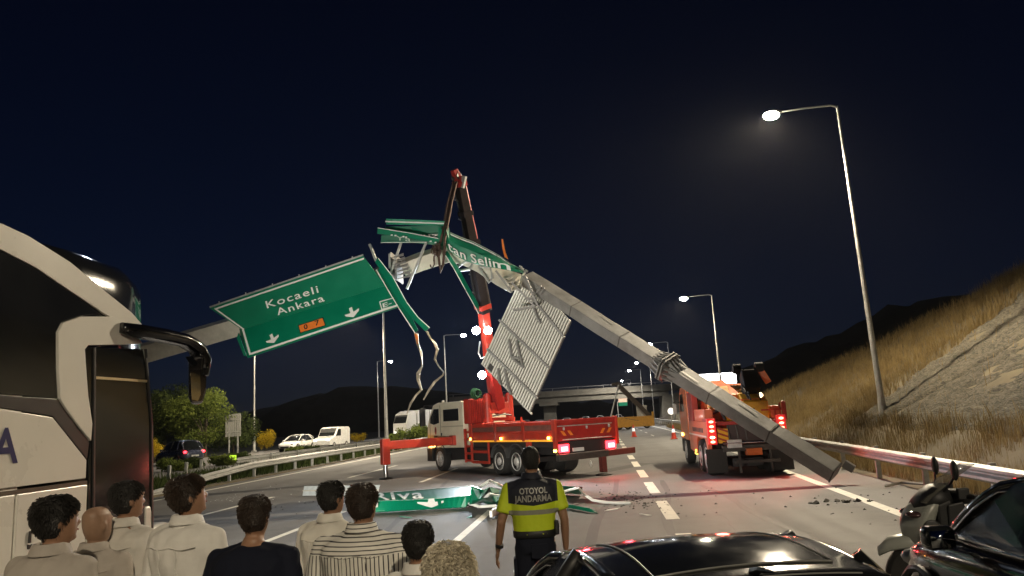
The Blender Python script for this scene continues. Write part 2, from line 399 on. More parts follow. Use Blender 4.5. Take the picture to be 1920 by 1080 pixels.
while len(sp) < 150000:
    y = 12+ (rng.random()**1.1)*78; x = 7.5+rng.random()**1.3*20
    z = bank_z(x, y)
    t = (x-10.4)/17
    on_face = x > 10.7 and y < edge_l(t)-.3 and y > edge_l(t)-40
    if on_face and rng.random() > .012: continue
    dens = .5+1.1*noise.noise((x*.5, y*.5, 2))
    if rng.random() > dens+.25: continue
    sp.append((x, y, z-.05))
sp = np.array(sp); low = sp[:,0] < 10.2
blades('dry_grass', sp[low], .22, .75, .011, straw, 'tall pale dry grass between the right guard rail and the bank')
blades('bank_grass', sp[~low], .3, .85, .02, straw2, 'tawny dry grass covering the right bank')

# --- guard rails
def w_rail(name, path, label, zt, group=None, post_step=2.9, post_off=.13, post_h=None, m=galv, face=1, first=0):
    """W-beam along path [(x,y,ztop)]; posts each their own part"""
    root = empty(name, (path[0][0], path[0][1], 0), 0, label, 'guard rail', group)
    o0 = Vector((path[0][0], path[0][1], 0))
    prof = [(0,.0),(.045,-.05),(.045,-.10),(0,-.145),(0,-.165),(.045,-.21),(.045,-.26),(0,-.31),(-.012,-.31),(.033,-.26),(.033,-.21),(-.012,-.165),(-.012,-.145),(.033,-.1),(.033,-.05),(-.012,0)]
    rings = []
    for i, p in enumerate(path):
        a = Vector(path[max(i-1,0)]); b = Vector(path[min(i+1,len(path)-1)]); d = (b-a); d.z = 0; d.normalize(); nrm = Vector((-d.y, d.x, 0))*face
        rings.append([Vector(p)-o0+nrm*u*1.6+Vector((0,0,v)) for u, v in prof])
    mb = MB(); mb.loft(rings); mb.build('rail_beam', m, root, smooth=True)
    dacc = post_step*first; prev = Vector(path[0]); pm = None
    pm = MB(); pm.box(-.055,.055,-.045,.045,-1.0,0.03); pme = pm.mesh('post')
    pme.materials.append(m)
    for p in path[1:]:
        p = Vector(p); seg = p-prev; L = seg.length; s = post_step-dacc
        while s <= L:
            q = prev+seg*(s/L); d = seg.normalized(); nrm = Vector((-d.y, d.x, 0))*face
            o = bpy.data.objects.new('post', pme); col.objects.link(o); o.parent = root
            o.location = q-o0-nrm*post_off; o.rotation_euler = (0,0,math.atan2(d.y,d.x)+math.pi/2)
            s += post_step
        dacc = L-(s-post_step); prev = p
    return root
rr = []
for Y in (6, 9, 12, 14, 16, 18, 20, 22, 25, 28, 32, 37, 43, 50, 58, 68, 80, 100, 130, 170):
    x = {6:6.55, 9:6.62, 12:6.68, 14:6.75, 16:6.82, 18:6.92, 20:7.0}.get(Y, 7.1+.034*(min(Y,60)-22))
    rr.append((x, Y, .76))
w_rail('guard_rail', rr, 'steel guard rail on posts along the right hard shoulder below the bank', .76, face=1, first=.4, post_step=3.3)
lr = [(-16.6, 20, .03), (-16.5, 24.5, .1), (-16.45, 27, .28), (-16.4, 30, .55), (-16.4, 34, .75)]+[(-16.4, 34+8*i, .78) for i in range(1, 22)]
w_rail('guard_rail', lr, 'left guard rail with its ramped end dipping to the road edge', .78, face=-1, post_step=2.4)
l2 = [(-20.2, 40+8*i, .8) for i in range(0, 22)]
w_rail('guard_rail', l2, 'far guard rail of the median behind the weeds, beside the oncoming cars', .95, face=1, post_step=4)
for i, (px, py, hgt) in enumerate(((317,892,.95),(349,884,.95),(377,878,.95))):
    p = gnd(px, py); mb = MB(); mb.box(-.06,.06,-.05,.05,0,hgt); mb.box(-.075,.075,.05,.065,hgt-.3,hgt-.02)
    o = mb.build('marker_post', galv, bevel=.006); o.location = (p.x*.78, p.y*.78, -.05); o.rotation_euler.z = .1*i
    tag(o, ['short bare steel post left of the others beyond the ramped rail end', 'middle one of three bare steel posts by the ramped rail', 'right one of three bare steel posts by the ramped rail'][i], 'post')

# --- median soil bed and weeds
med = MB(); med.box(-20.6, -16.2, -60, 400, -.3, .05); med = med.build('median_strip', earth); med['kind'] = 'structure'
sp = np.stack([rng.uniform(-20.4,-16.6,26000), 20+rng.random(26000)**1.6*100, np.full(26000,.03)],1)
blades('median_weeds', sp, .2, .6, .05, weed, 'low green weeds growing in the median between the rails', cat='weeds')

# --- street lamps
def street_lamp(base, top_z, arm, label, power, hot, group='street lamps', colr=(1,.84,.6), lean=0, arms=1, dir=-1, sz=1, glow=True):
    root = empty('street_lamp', base, 0, label, 'street lamp', group)
    h = top_z-base[2]
    mb = MB(); mb.tube([(0,0,-.4),(0,0,.5),(0,0,.9),(lean*.5,0,h*.5),(lean,0,h)], [.15*sz,.15*sz,.12*sz,.085*sz,.055*sz], 10); mb.build('pole', galv, root, smooth=True)
    mb = MB(); mb.box(-.2,.2,-.2,.2,-.35,.03); mb.build('base_plate', galv, root); mb = MB(); mb.box(-.07,.07,-.165*sz,-.12*sz,.55,.85); mb.build('service_hatch', galv, root)
    for s in ([dir] if arms == 1 else [1,-1]):
        ax = lean+s*arm
        mb = MB(); mb.tube([(lean,0,h-.05),(lean+s*.25,0,h+.05),(ax*.6+lean*.4,0,h+.04),(ax,0,h-.02)], [.05*sz,.045*sz,.04*sz,.035*sz], 8); a = mb.build('arm', galv, root, smooth=True)
        mb = MB(); k = s
        mb.loft([[(ax-k*.05,-.05,h-.07),(ax-k*.05,.05,h-.07),(ax-k*.05,.05,h+.03),(ax-k*.05,-.05,h+.03)],
                 [(ax+k*.2,-.16,h-.1),(ax+k*.2,.16,h-.1),(ax+k*.2,.13,h+.06),(ax+k*.2,-.13,h+.06)],
                 [(ax+k*.65,-.14,h-.1),(ax+k*.65,.14,h-.1),(ax+k*.65,.09,h+.03),(ax+k*.65,-.09,h+.03)]])
        hd = mb.build('lamp_head', dark_m, root, bevel=.01)
        mb = MB(); mb.ball((ax+k*.4,0,h-.14), .34,.25,.17); mb.build('lens', lampl if hot else lampw, hd, smooth='all')  # lens swollen beyond true size to imitate bloom
        if power: light('lamp_light', 'SPOT', (ax+k*.42, 0, h-.25), power, colr, hd, (ax+k*.42+s*.3*h, 0, 0), .18, 166, .6)
    return root
street_lamp((11.1,31.3,1.25), 14.4, 2.35, 'tall street lamp glaring above the bank, nearest on the right', 36000, True, lean=-.1)
street_lamp((10.3,65,1.0), 11.6, 2.0, 'second street lamp on the right, beyond the recovery truck', 17000, True)
street_lamp((9.9,104,.8), 11.2, 2.1, 'third street lamp on the right, far down the road', 15000, False, colr=(1,.93,.82))
street_lamp((9.9,143,.6), 11.2, 2.1, 'fourth street lamp on the right, just short of the overpass', 15000, False, colr=(1,.93,.82))
street_lamp((8.7,-13,.0), 12.1, 2.0, 'street lamp on the right bank behind the onlookers', 12000, True)
street_lamp((-18.1,62,.0), 12.0, 2.0, 'thick lamp pole in the median below the broken sign edge', 30000, False, dir=-1, sz=1.3)
street_lamp((-35.6,74,.3), 13.2, 1.8, 'slim lamp pole beside the yellow bush, left of the median', 14000, False, dir=1)
street_lamp((-34.8,115,.3), 12.2, 1.8, 'thin lit lamp pole just left of the thick median pole', 6000, False, dir=1, colr=(1,.93,.82))
street_lamp((-18.0,87,.0), 12.3, 2.0, 'lit lamp between the torn sign strips and the crane boom', 6500, False, dir=1, colr=(1,.93,.82))
# ================================================================== FALLEN GANTRY AND ITS SIGNS
G = empty('fallen_gantry', (5.6,19.8,0), 0, 'grey steel sign gantry snapped in two, its right leg resting on the hard shoulder', 'gantry')
def gbuild(mb, name, m, parent=G, **k):
    o = mb.build(name, m, parent, **k)
    # points were given in world space: keep them there under the root
    if parent is G: o.matrix_parent_inverse = Matrix.Translation(-Vector(G.location))
    return o
def box_beam(pts, w, h, up, name, m=gantrym, taper=None):
    rings = []; pts = [Vector(p) for p in pts]; k = len(pts)
    for i, p in enumerate(pts):
        t = (pts[min(i+1,k-1)]-pts[max(i-1,0)]).normalized(); sx = t.cross(Vector(up)).normalized(); uz = sx.cross(t).normalized()
        s = 1 if taper is None else taper[i]
        c = .05
        rings.append([p+sx*a*w/2*s+uz*b*h/2*s for a, b in ((-1,-1+c),(-1+c,-1),(1-c,-1),(1,-1+c),(1,1-c),(1-c,1),(-1+c,1),(-1,1-c))])
    mb = MB(); mb.loft(rings); return mb
foot = Vector((5.62,19.6,.3)); apex = at(988,522,24); flp = foot.lerp(apex, .47)
UPV = Vector((.45,-.75,.5))
d_leg = (apex-foot).normalized()
def worn_run(p, q, n, w, h, t0, t1):
    """straight box run with small dents: jittered sections"""
    pts = [p.lerp(q, i/n)+Vector((random.uniform(-.008,.008), random.uniform(-.008,.008), random.uniform(-.01,.008))) for i in range(n+1)]
    return box_beam(pts, w, h, UPV, '', taper=[t0+(t1-t0)*i/n+random.uniform(-.012,.012) for i in range(n+1)])
gbuild(worn_run(foot, flp-d_leg*.16, 10, .48, .38, .95, 1), 'leg_section', gantrym, bevel=.012)
gbuild(worn_run(flp+d_leg*.16, apex, 10, .48, .38, 1, 1.05), 'beam_section', gantrym, bevel=.012)
for t in (.16,.33,.62,.8,.93):
    c = foot.lerp(apex, t); gbuild(box_beam([c-d_leg*.018, c+d_leg*.018], .495, .395, UPV, ''), 'weld_seam', mat('weld_bead', (.11,.1,.09), .7, .1, .3, 30, .5, 60))
for t, a_ in ((.24,.1),(.4,-.08),(.7,.12)):
    c = foot.lerp(apex, t); sx_ = d_leg.cross(UPV).normalized(); uz_ = sx_.cross(d_leg).normalized(); mb = MB(); mb.prism([c+uz_*.2+sx_*x+d_leg*y for x, y in ((a_-.03,-.3),(a_,-.32),(a_+.025,.25),(a_-.01,.3))], uz_*.002); gbuild(mb, 'scrape', mat('bare_scrape', (.42,.41,.39), .4, .5, .3, 20))
# end plate torn at the foot
sx = d_leg.cross(UPV).normalized(); uz = sx.cross(d_leg).normalized()
mb = MB(); mb.prism([foot+sx*a+uz*b for a, b in ((-.235,-.185),(.235,-.185),(.235,.185),(-.235,.185))], -d_leg*.03); gbuild(mb, 'end_plate', dark_m)
mb = MB(); mb.prism([foot+sx*a+uz*b-d_leg*.05 for a, b in ((.2,.1),(.3,.25),(.36,.25),(.3,.05))], -d_leg*.25); gbuild(mb, 'torn_flap', gantrym)
# flange collar with stiffeners
for s in (-.05, .05):
    c = flp+d_leg*s; mb = MB(); mb.prism([c+sx*a*.42+uz*b*.36 for a, b in ((-1,-.7),(-.7,-1),(.7,-1),(1,-.7),(1,.7),(.7,1),(-.7,1),(-1,.7))], d_leg*.045); gbuild(mb, 'flange', gantrym, bevel=.006)
for s in (-1, 1):
    for a in (-.2,-.07,.06,.19):
        for b in (-1, 1):
            c = flp+d_leg*s*.1+sx*a; mb = MB()
            mb.prism([c+uz*b*.2, c+uz*b*.34, c+uz*b*.2+d_leg*s*.36], sx*.02); gbuild(mb, 'stiffener', gantrym)
    for b in (-.16,.0,.16):
        for a in (-1, 1):
            c = flp+d_leg*s*.1+uz*b; mb = MB(); mb.prism([c+sx*a*.265, c+sx*a*.41, c+sx*a*.265+d_leg*s*.36], uz*.02); gbuild(mb, 'stiffener', gantrym)
for a in (-.34,-.2,-.07,.06,.19,.33):
    for b in (-.3,.3):
        mb = MB(); c = flp+sx*a+uz*b; mb.cyl(c-d_leg*.13, c+d_leg*.15, .02, n=6); gbuild(mb, 'bolt', dark_m)
# broken top: crumpled cap, mid beam, left beam, left column
m1 = at(790,490,24.1); m0 = at(757,503,24.1); mA = at(842,474,24.05)
gbuild(box_beam([m0, m1, mA, at(880,480,24.1)], .62, .5, (0,-.5,.85), 'mid'), 'broken_beam_section', mat('pale_beam_paint', (.55,.52,.44), .5, .1, .15, 2, .2, 12, dirt=.3), bevel=.02)
gbuild(box_beam([at(872,478,24.1), at(905,495,24.1), at(940,520,24), at(968,532,23.9)], .6, .46, (0,-.6,.8), 'mid', taper=[1,.9,.85,1]), 'crumpled_section', mat('pale_beam_paint', (.5,.5,.5)), bevel=.02)
bl = [at(722,515,24.1), at(600,565,24.1), at(435,614,24.1), at(250,668,24.1)]
gbuild(box_beam(bl, .62, .62, (0,-.4,.9), 'left'), 'left_beam_section', mat('pale_beam_paint', (.5,.5,.5)), bevel=.02)
lp = at(200,684,24.1)
mb = MB(); mb.bar((lp.x,lp.y,-.1), (lp.x,lp.y,lp.z+.5), .62, .62, (0,1,0)); gbuild(mb, 'standing_column', gantrym, bevel=.02)
mb = MB(); mb.bar(bl[-1], lp, .6, .6); gbuild(mb, 'column_joint', gantrym)
# torn flange fins at the break
for (px, py) in ((742,500),(752,506)):
    c = at(px,py,24.05); mb = MB(); mb.prism([c+Vector(v) for v in ((-.07,-.42,-.42),(-.07,-.42,.42),(-.07,.42,.42),(-.07,.42,-.42))], Vector((.03,0,.01))); gbuild(mb, 'flange', gantrym)
for i in range(7):
    c = at(734+i*2.4, 484+i*6.5, 23.62); mb = MB(); mb.prism([c, c+Vector((.42,0,.12)), c+Vector((.42,-.02,.03)), c+Vector((.0,-.2,-.04))], (0,0,.025)); gbuild(mb, 'stiffener', gantrym)
for i, (a, b) in enumerate((((752,455),(733,512)),((799,455),(763,542)),((731,476),(731,503)),((693,458),(706,490)),((724,540),(717,556)))):
    mb = MB(); mb.bar(at(*a,23.6), at(*b,23.55), .075, .075); gbuild(mb, 'hanger_post', galv)
for pts in (((856,503),(872,490),(886,493),(880,505),(858,508)),((897,500),(905,512),(917,530),(923,522),(921,502))):
    mb = MB(); mb.tube([at(x,y,23.75) for x, y in pts]+[at(*pts[0],23.75)], .045, 6); gbuild(mb, 'bent_bracket', galv)
for a, b in (((960,530),(1003,575)),((985,518),(1008,572)),((1003,575),(962,582)),((1000,560),(985,560)),((930,508),(960,548))):
    mb = MB(); mb.bar(at(*a,23.3), at(*b,23.25), .12, .06); gbuild(mb, 'bracket_arm', gantrym)
for x, y in ((1006,548),(1012,552)):
    mb = MB(); mb.bar(at(x,y,23.15), at(x+9,y-12,23.0), .05, .05); gbuild(mb, 'clamp', gantrym)
for (x, y) in ((945,520),(951,527),(957,533),(961,541)):
    mb = MB(); c = at(x,y,23.5); mb.prism([c, c+Vector((.3,0,.1)), c+Vector((.28,-.1,-.05)), c+Vector((.02,-.25,-.12))], (0,0,.03)); gbuild(mb, 'torn_rib', mat('pale_beam_paint', (.5,.5,.5)))

# ---- sign one: the two-line sign, folded along its middle
S1 = empty('direction_sign', (0,0,0), 0, 'folded green road sign reading Kocaeli Ankara hanging on the left beam', 'road sign')
FL, FR, TL = at(454,618,23.45), at(722,536,23.45), at(393,578,22.75)
nU = (FR-FL).cross(TL-FL).normalized(); nU = nU if nU.y < 0 else -nU
BL = at(464,671,23.2); nL = (FR-FL).cross(BL-FL).normalized(); nL = nL if nL.y < 0 else -nL
U = lambda x, y: hit(x, y, FL, nU); L = lambda x, y: hit(x, y, FL, nL)
mb = MB(); mb.prism([U(393,578),U(681,480),U(722,536),U(454,618)], -nU*.04); mb.build('upper_panel', green, S1, bevel=.004)
mb = MB(); mb.prism([L(454,618),L(722,536),L(746,576),L(464,671)], -nL*.04); mb.build('lower_panel', green, S1, bevel=.004)
def line_on(fn, n, pts, w, m, parent, name='border_line'):
    mb = MB(); P = [fn(*p) for p in pts]
    for a, b in zip(P, P[1:]):
        d = (b-a).normalized(); s = n.cross(d).normalized()*w/2; e = d*w*.5
        mb.add([a-e-s+n*.006, b+e-s+n*.006, b+e+s+n*.006, a-e+s+n*.006], [(0,1,2,3)])
    return mb.build(name, m, parent, fix=False)
line_on(U, nU, [(681,485),(404,579),(456,616.5)], .055, white_p, S1)
line_on(L, nL, [(456,619),(469,664),(744,573)], .07, white_p, S1)
lettering('lettering', 'Kocaeli', U(501,578), U(598,548), (U(497,565)-U(501,578))*1.05, white_p, S1, nU*.006, 1.15, .008)
lettering('lettering', 'Ankara', U(521,591), U(609,564), (U(516,579)-U(521,591))*1.05, white_p, S1, nU*.006, 1.15, .008)
def arrow(fn, n, c, tip, side, parent, m=white_p, k=1):
    """c: px centre of arrow top, tip: px of the point, side: px half width"""
    c = fn(*c); t = fn(*tip); d = t-c; s = (fn(*side)-t).length; w = n.cross(d).normalized()*s; mb = MB(); e = n*.007
    sh = [c-w*.22, c+w*.22, c+d*.5+w*.22, c+d*.42+w*1.0, c+d*.62+w*.9, t, c+d*.62-w*.9, c+d*.42-w*1.0, c+d*.5-w*.22]
    mb.add([p+e for p in sh], [(0,1,2,8),(2,3,4,5),(2,5,8),(8,5,6,7)]); return mb.build('arrow', m, parent, fix=False)
arrow(L, nL, (508,627), (514,643), (527,639), S1); arrow(L, nL, (657,577), (663,595), (677,591), S1)
mb = MB(); e = nL*.012; mb.add([L(559,610)+e, L(606,595)+e, L(611,611)+e, L(563,625)+e], [(0,1,2,3)]); bd = mb.build('route_badge', black_p, S1, fix=False)
mb = MB(); e = nL*.016; mb.add([L(560.5,611)+e, L(605,596.6)+e, L(609.5,610)+e, L(564,623.5)+e], [(0,1,2,3)]); mb.build('badge_face', orange_p, bd, fix=False)
lettering('badge_text', '0', L(571,618.5), L(578,616), L(569,609)-L(571,618), black_p, bd, nL*.02, 1, .02)
lettering('badge_text', '7', L(592,611), L(600,608.5), L(590,602)-L(592,611), black_p, bd, nL*.02, 1, .02)
line_on(L, nL, [(737,559),(712,566),(716,580),(742,573)], .035, white_p, S1, 'route_frame')
lettering('lettering', 'E-', L(718.5,577), L(735,571), L(717,569)-L(718.5,577), white_p, S1, nL*.006, 1, .012)
mb = MB(); mb.bar(U(393,578)-nU*.06, U(681,480)-nU*.06, .06, .06); mb.build('top_rail', galv, S1)
for k in range(6):
    x = 410+k*50; p = U(x, 578-(x-393)*.34); mb = MB(); mb.bar(p-nU*.05, p-nU*.05+(U(393,573)-U(393,578))*1.0, .035, .035); mb.build('clamp', galv, S1)
mb = MB(); mb.add([U(456,620)-nU*.045, U(464,671)-nU*.08, U(448,640)-nU*.3, U(446,622)-nU*.2], [(0,1,2,3)]); mb.prism([U(447,624), U(462,668), U(457,667), U(444,634)], Vector((0,.03,0))); mb.build('bent_edge', green, S1)

# ---- sign two: torn strips dangling between beam and boom
S2 = empty('torn_sign', (0,0,0), 0, 'two twisted green sign strips dangling from the break, trailing crumpled metal rags', 'road sign')
def rib(parent, name, A, B, Y, m, th=.03, dY=0):
    k = len(A); mb = MB()
    mb.strip([(at(*a, Y+dY*i/(k-1)), at(*b, Y+.1+dY*i/(k-1))) for i, (a, b) in enumerate(zip(A, B))], (0,th,0)); return mb.build(name, m, parent, smooth=False, bevel=.003)
rib(S2, 'strip', [(710,484),(735,517),(761,565),(783,594),(806,614)], [(703,491),(722,521),(749,567),(775,599),(797,621)], 23.2, green)
rib(S2, 'strip', [(719,503),(738,536),(760,571),(784,619)], [(706,505),(726,540),(748,577),(777,624)], 23.3, mat('sign_green_dark', (.0,.12,.065), .35, 0, .1, 2, .06, 6))
line_on(lambda x, y: at(x,y,23.17), Vector((0,-1,0)), [(710,485),(736,518),(762,566),(784,595),(805,614)], .03, white_p, S2)
line_on(lambda x, y: at(x,y,23.26), Vector((0,-1,0)), [(706,506),(726,541),(748,578),(778,624)], .03, white_p, S2)
ragm = mat('crumpled_metal', (.36,.31,.24), .5, .3, .35, 7, .5, 10)
def rag(P, ws, Y, m=ragm):
    A = []; B = []
    for (x, y), w in zip(P, ws): A.append((x-w, y)); B.append((x+w, y+.4*w))
    mb = MB(); mb.strip([(at(*a,Y+.12*math.sin(i*2.1)), at(*b,Y-.12*math.sin(i*1.7))) for i, (a, b) in enumerate(zip(A,B))], (0,.03,.02)); return mb.build('rag', m, S2, smooth=False)
rag([(780,624),(783,645),(789,660),(791,670),(791,687),(784,700),(784,712),(790,731),(780,741),(770,756),(763,776)], [4,2.5,2.2,1.2,1.5,3.6,3,2,2,2,.8], 23.3)
rag([(800,621),(806,634),(815,643),(820,655),(815,674),(823,688),(832,698),(830,704),(815,716),(805,730),(794,750)], [2,1.2,2.5,2.6,1.8,1.2,1.2,1.5,2.4,2.2,1], 23.3)
mb = MB(); mb.strip([(at(777,626,23.25),at(782,626,23.22)),(at(780,636,23.25),at(784,636,23.22)),(at(782,645,23.25),at(784,645,23.22))], (0,.01,0)); mb.build('orange_fragment', orange_p, S2)

# ---- sign three: crumpled sheets at the apex
S3 = empty('crumpled_sign', (0,0,0), 0, 'crumpled green sign wrapped over the gantry apex, reading tan Selim', 'road sign')
rib(S3, 'sheet', [(724,410),(782,412),(840,415)], [(724,420),(782,422),(840,424)], 23.9, green)
line_on(lambda x, y: at(x,y,23.86), Vector((0,-1,0)), [(724,415.5),(782,417.5),(839,419.5)], .05, white_p, S3)
rib(S3, 'sheet', [(721,425),(770,424),(836,423)], [(730,436),(775,436),(836,452)], 23.8, mat('sign_green_dark', (0,.12,.065)))
rib(S3, 'sheet', [(715,441),(775,440),(838,436)], [(714,455),(775,455),(838,462)], 23.7, mat('sign_green_dark', (0,.12,.065)))
rib(S3, 'sheet', [(708,427),(765,436),(822,447)], [(707,438),(765,446),(822,457)], 23.45, green)
line_on(lambda x, y: at(x,y,23.4), Vector((0,-1,0)), [(709,427.5),(765,436.5),(821,447)], .025, white_p, S3)
line_on(lambda x, y: at(x,y,23.4), Vector((0,-1,0)), [(715,455),(760,454.5),(800,454)], .02, white_p, S3)
lettering('lettering', 'vuz', at(777,446,23.6), at(823,445,23.6), at(777,437,23.6)-at(777,446,23.6), white_p, S3, spacing=1.05, bold=.01)
lettering('lettering', 'Ya', at(742,450,23.4), at(770,453,23.4), at(742,441,23.4)-at(742,450,23.4), mat('faded_print', (.45,.55,.48), .5), S3, spacing=1.1, bold=.0)
for (x, y) in ((735,441),(742,442),(757,444),(762,445),(808,453),(817,455)):
    mb = MB(); mb.bar(at(x,y,23.42)+Vector((-.03,-.03,0)), at(x,y,23.42)+Vector((.03,-.03,0)), .03, .04); mb.build('rivet', white_p, S3)
rib(S3, 'sheet', [(822,424),(828,430),(840,434)], [(819,458),(826,460),(836,462)], 23.42, green)
tE = [(840,414),(842,434),(862,443),(887,452),(910,464),(934,477),(958,494),(981,507)]; bE = [(833,456),(842,470),(861,483),(878,491),(895,496),(914,500),(934,503),(981,512)]
def mixp(a, b, t): return (a[0]+(b[0]-a[0])*t, a[1]+(b[1]-a[1])*t)
mE = [mixp(a, b, .45) for a, b in zip(tE, bE)]
mb = MB(); mb.strip([(at(*a,23.75), at(*b,23.3)) for a, b in zip(tE, mE)], (0,.04,0)); mb.build('upper_sheet', mat('sign_green_dark', (0,.12,.065)), S3)
mb = MB(); mb.strip([(at(*a,23.3), at(*b,23.42)) for a, b in zip(mE, bE)], (0,.04,0)); mb.build('lower_sheet', green, S3)
line_on(lambda x, y: at(x,y,23.62), Vector((0,-1,0)), [mixp(a,b,.13) for a, b in zip(tE,bE)], .06, white_p, S3)
line_on(lambda x, y: at(x,y,23.70), Vector((0,-1,0)), [mixp(a,b,.03) for a, b in zip(tE,bE)], .025, galv, S3)
def curve_text(a, b):   # letters follow the bent lower sheet
    i = .9+a*5.6; k = min(int(i), 6); t = i-k
    lo = mixp(mixp(mE[k],mE[k+1],t), mixp(bE[k],bE[k+1],t), .92); hi = mixp(mixp(mE[k],mE[k+1],t), mixp(bE[k],bE[k+1],t), .05)
    hi = mixp(lo, (lo[0]-3.0, lo[1]-17), 1)
    return at(*mixp(lo, hi, b/.73), 23.24)
lettering('lettering', 'tan Selim', (0,0,0), (1,0,0), (0,0,1), white_p, S3, fn=curve_text, spacing=1.06, bold=.012)
rib(S3, 'hanging_strip', [(833,474),(850,501),(873,543),(890,573),(899,584)], [(838,470),(858,499),(880,540),(897,570),(897,589)], 23.3, green)
line_on(lambda x, y: at(x,y,23.25), Vector((0,-1,0)), [(833,475),(850,502),(873,544),(890,574),(897,588)], .025, white_p, S3)
mb = MB(); mb.strip([(at(940,448,23.8),at(943,448,23.8)),(at(942,466,23.8),at(947,470,23.8)),(at(946,482,23.7),at(953,486,23.7))], (0,.02,0)); mb.build('orange_fragment', orange_p, S3)
for (x, y, s) in ((977,503,.07),(981,509,.09),(985,507,.06),(974,499,.05)):
    mb = MB(); mb.bar(at(x,y,23.5), at(x+4,y+2,23.45), s, s); mb.build('clamp', galv, S3)

# ---- sign four: back of a ribbed sign panel hanging below the bend
S4 = empty('ribbed_panel', (0,0,0), 0, 'grey ribbed back of a sign panel hanging askew below the gantry bend', 'sign panel')
A2, B2, D2 = at(982,512,24.5), at(1072,603,23.85), at(904,682,24.65)
n4 = (B2-A2).cross(D2-A2).normalized(); n4 = n4 if n4.y < 0 else -n4
C2 = hit(995,774,A2,n4); NP = 24
for i in range(NP):
    u0, u1 = (i+.06)/NP, (i+.94)/NP
    cut = 1 if i not in (3,4) else .93
    a0, a1 = A2.lerp(B2,u0), A2.lerp(B2,u1); d0, d1 = D2.lerp(C2,u0), D2.lerp(C2,u1)
    d0 = a0.lerp(d0,cut); d1 = a1.lerp(d1,cut); um = .66
    mb = MB(); q = n4*.07
    mb.loft([[a0, a0.lerp(a1,um), a0.lerp(a1,um)+q, a0+q],[d0, d0.lerp(d1,um), d0.lerp(d1,um)+q, d0+q]])
    mb.build('rib', alu, S4, fix=True)
mb = MB(); e = -n4*.012; mb.prism([A2+e, B2+e, C2+e, D2+e], -n4*.02); mb.build('back_sheet', mat('gap_shade_paint', (.05,.05,.048), .6), S4)  # sheet coloured dark so the gaps between ribs read as shaded
for (a, b) in (((938,601),(1033,692)),((915,655),(1010,748)),((1000,560),(1060,634))):
    mb = MB(); mb.bar(hit(*a,A2,n4)+n4*.09, hit(*b,A2,n4)+n4*.09, .07, .09, n4); mb.build('crossbar', gantrym, S4, bevel=.005)
for (a, b, c) in (((958,638),(963,672),(985,690)),((972,640),(978,668),(984,689)),((938,692),(940,718),(944,722)),((950,694),(955,720),(962,741)),((1003,575),(1012,600),(1017,608))):
    mb = MB(); mb.tube([hit(*p,A2,n4)+n4*.16 for p in (a,b,c)], .045, 5); mb.build('bracket', gantrym, S4)
mb = MB(); mb.bar(hit(963,672,A2,n4)+n4*.2, hit(978,674,A2,n4)+n4*.2, .07, .06, n4); mb.build('bracket', gantrym, S4)
mb = MB(); mb.bar(D2+n4*.02, C2.lerp(C2+(C2-D2),.03)+n4*.02, .05, .06, n4); mb.build('edge_angle', galv, S4)

# ---- sign five: the one lying on the road
S5 = empty('fallen_sign', (0,0,0), 0, 'crushed green sign lying on the road reading Riva with a white arrow', 'road sign')
gp = lambda x, y, z: gnd(x, y, z)
mb = MB(); a_, b_ = gnd(566,931), gnd(706,930); mb.prism([a_+Vector((0,.05,.02)), b_+Vector((0,.05,.02)), b_+Vector((.05,.2,.3)), a_+Vector((0,.2,.3))], (0,.04,0)); mb.build('back_plate', mat('pale_back', (.72,.78,.8), .4, .1), S5)
mb = MB(); mb.bar(a_+Vector((0,.1,.17)), b_+Vector((0,.1,.17)), .03, .04); mb.build('back_rib', alu, S5)
fine5 = lambda A_: [mixp(A_[k], A_[k+1], i/6) for k in range(4) for i in range(6)]+[A_[4]]
up5 = [(702,925),(760,921),(820,916),(884,911),(905,918)]; lo5 = [(704,939),(760,937),(820,934.5),(884,928),(900,925)]; bt5 = [(704,959.5),(760,956),(820,953),(873,950),(884,944)]
mb = MB(); mb.strip([(gp(*a,.42), gp(*b,.3)) for a, b in zip(fine5(up5), fine5(lo5))], (0,.03,-.03)); mb.build('upper_sheet', green, S5)
mb = MB(); mb.strip([(gp(*a,.3), gp(*b,.04)) for a, b in zip(fine5(lo5), fine5(bt5))], (0,.03,-.02)); mb.build('lower_sheet', green, S5)
def gline(pts, z, w=.05, m=white_p, name='border_line'):
    mb = MB(); P = [gp(x, y, zz) for (x, y), zz in zip(pts, z)]
    for a, b in zip(P, P[1:]):
        s = Vector((0,0,1)).cross((b-a).normalized())*w/2; l_ = Vector((0,-.012,.008)); mb.add([a-s+l_, b-s+l_, b+s+l_, a+s+l_], [(0,1,2,3)])
    return mb.build(name, m, S5, fix=False)
gline(up5, [.42]*5, .07); gline([(704,940),(760,938),(820,935.5),(884,929)], [.3]*4, .06); gline([(706,941),(706,957)], [.29,.06], .09); gline([(704,958.5),(722,957.5)], [.05]*2, .12)
def on5(x, t, hi):   # a point of the crushed sheet: column x, t up from the fold
    A_, B_, za, zb = (lo5, up5, .3, .42) if hi else (lo5, bt5, .3, .04)
    for k in range(4):
        if x <= A_[k+1][0] or k == 3:
            q = (x-A_[k][0])/(A_[k+1][0]-A_[k][0]); return gp(*A_[k],za).lerp(gp(*A_[k+1],za),q).lerp(gp(*B_[k],zb).lerp(gp(*B_[k+1],zb),q),t)+Vector((0,-.03,.022))
lettering('lettering', 'Riva', (0,0,0), (1,0,0), (0,0,1), white_p, S5, fn=lambda a, b: on5(703+a*92-5*b, min(b/.73,1.0)*.97, True), spacing=1.15, bold=.015)
mb = MB(); cols = []
for i in range(28):
    x = 783+i*53/27; u = abs(x-809.5)/26.5
    cols.append((on5(x, .06 if u < .22 else .34+.1*(1-u), False), on5(x, .97-.5*max(0,u-.05), False)))
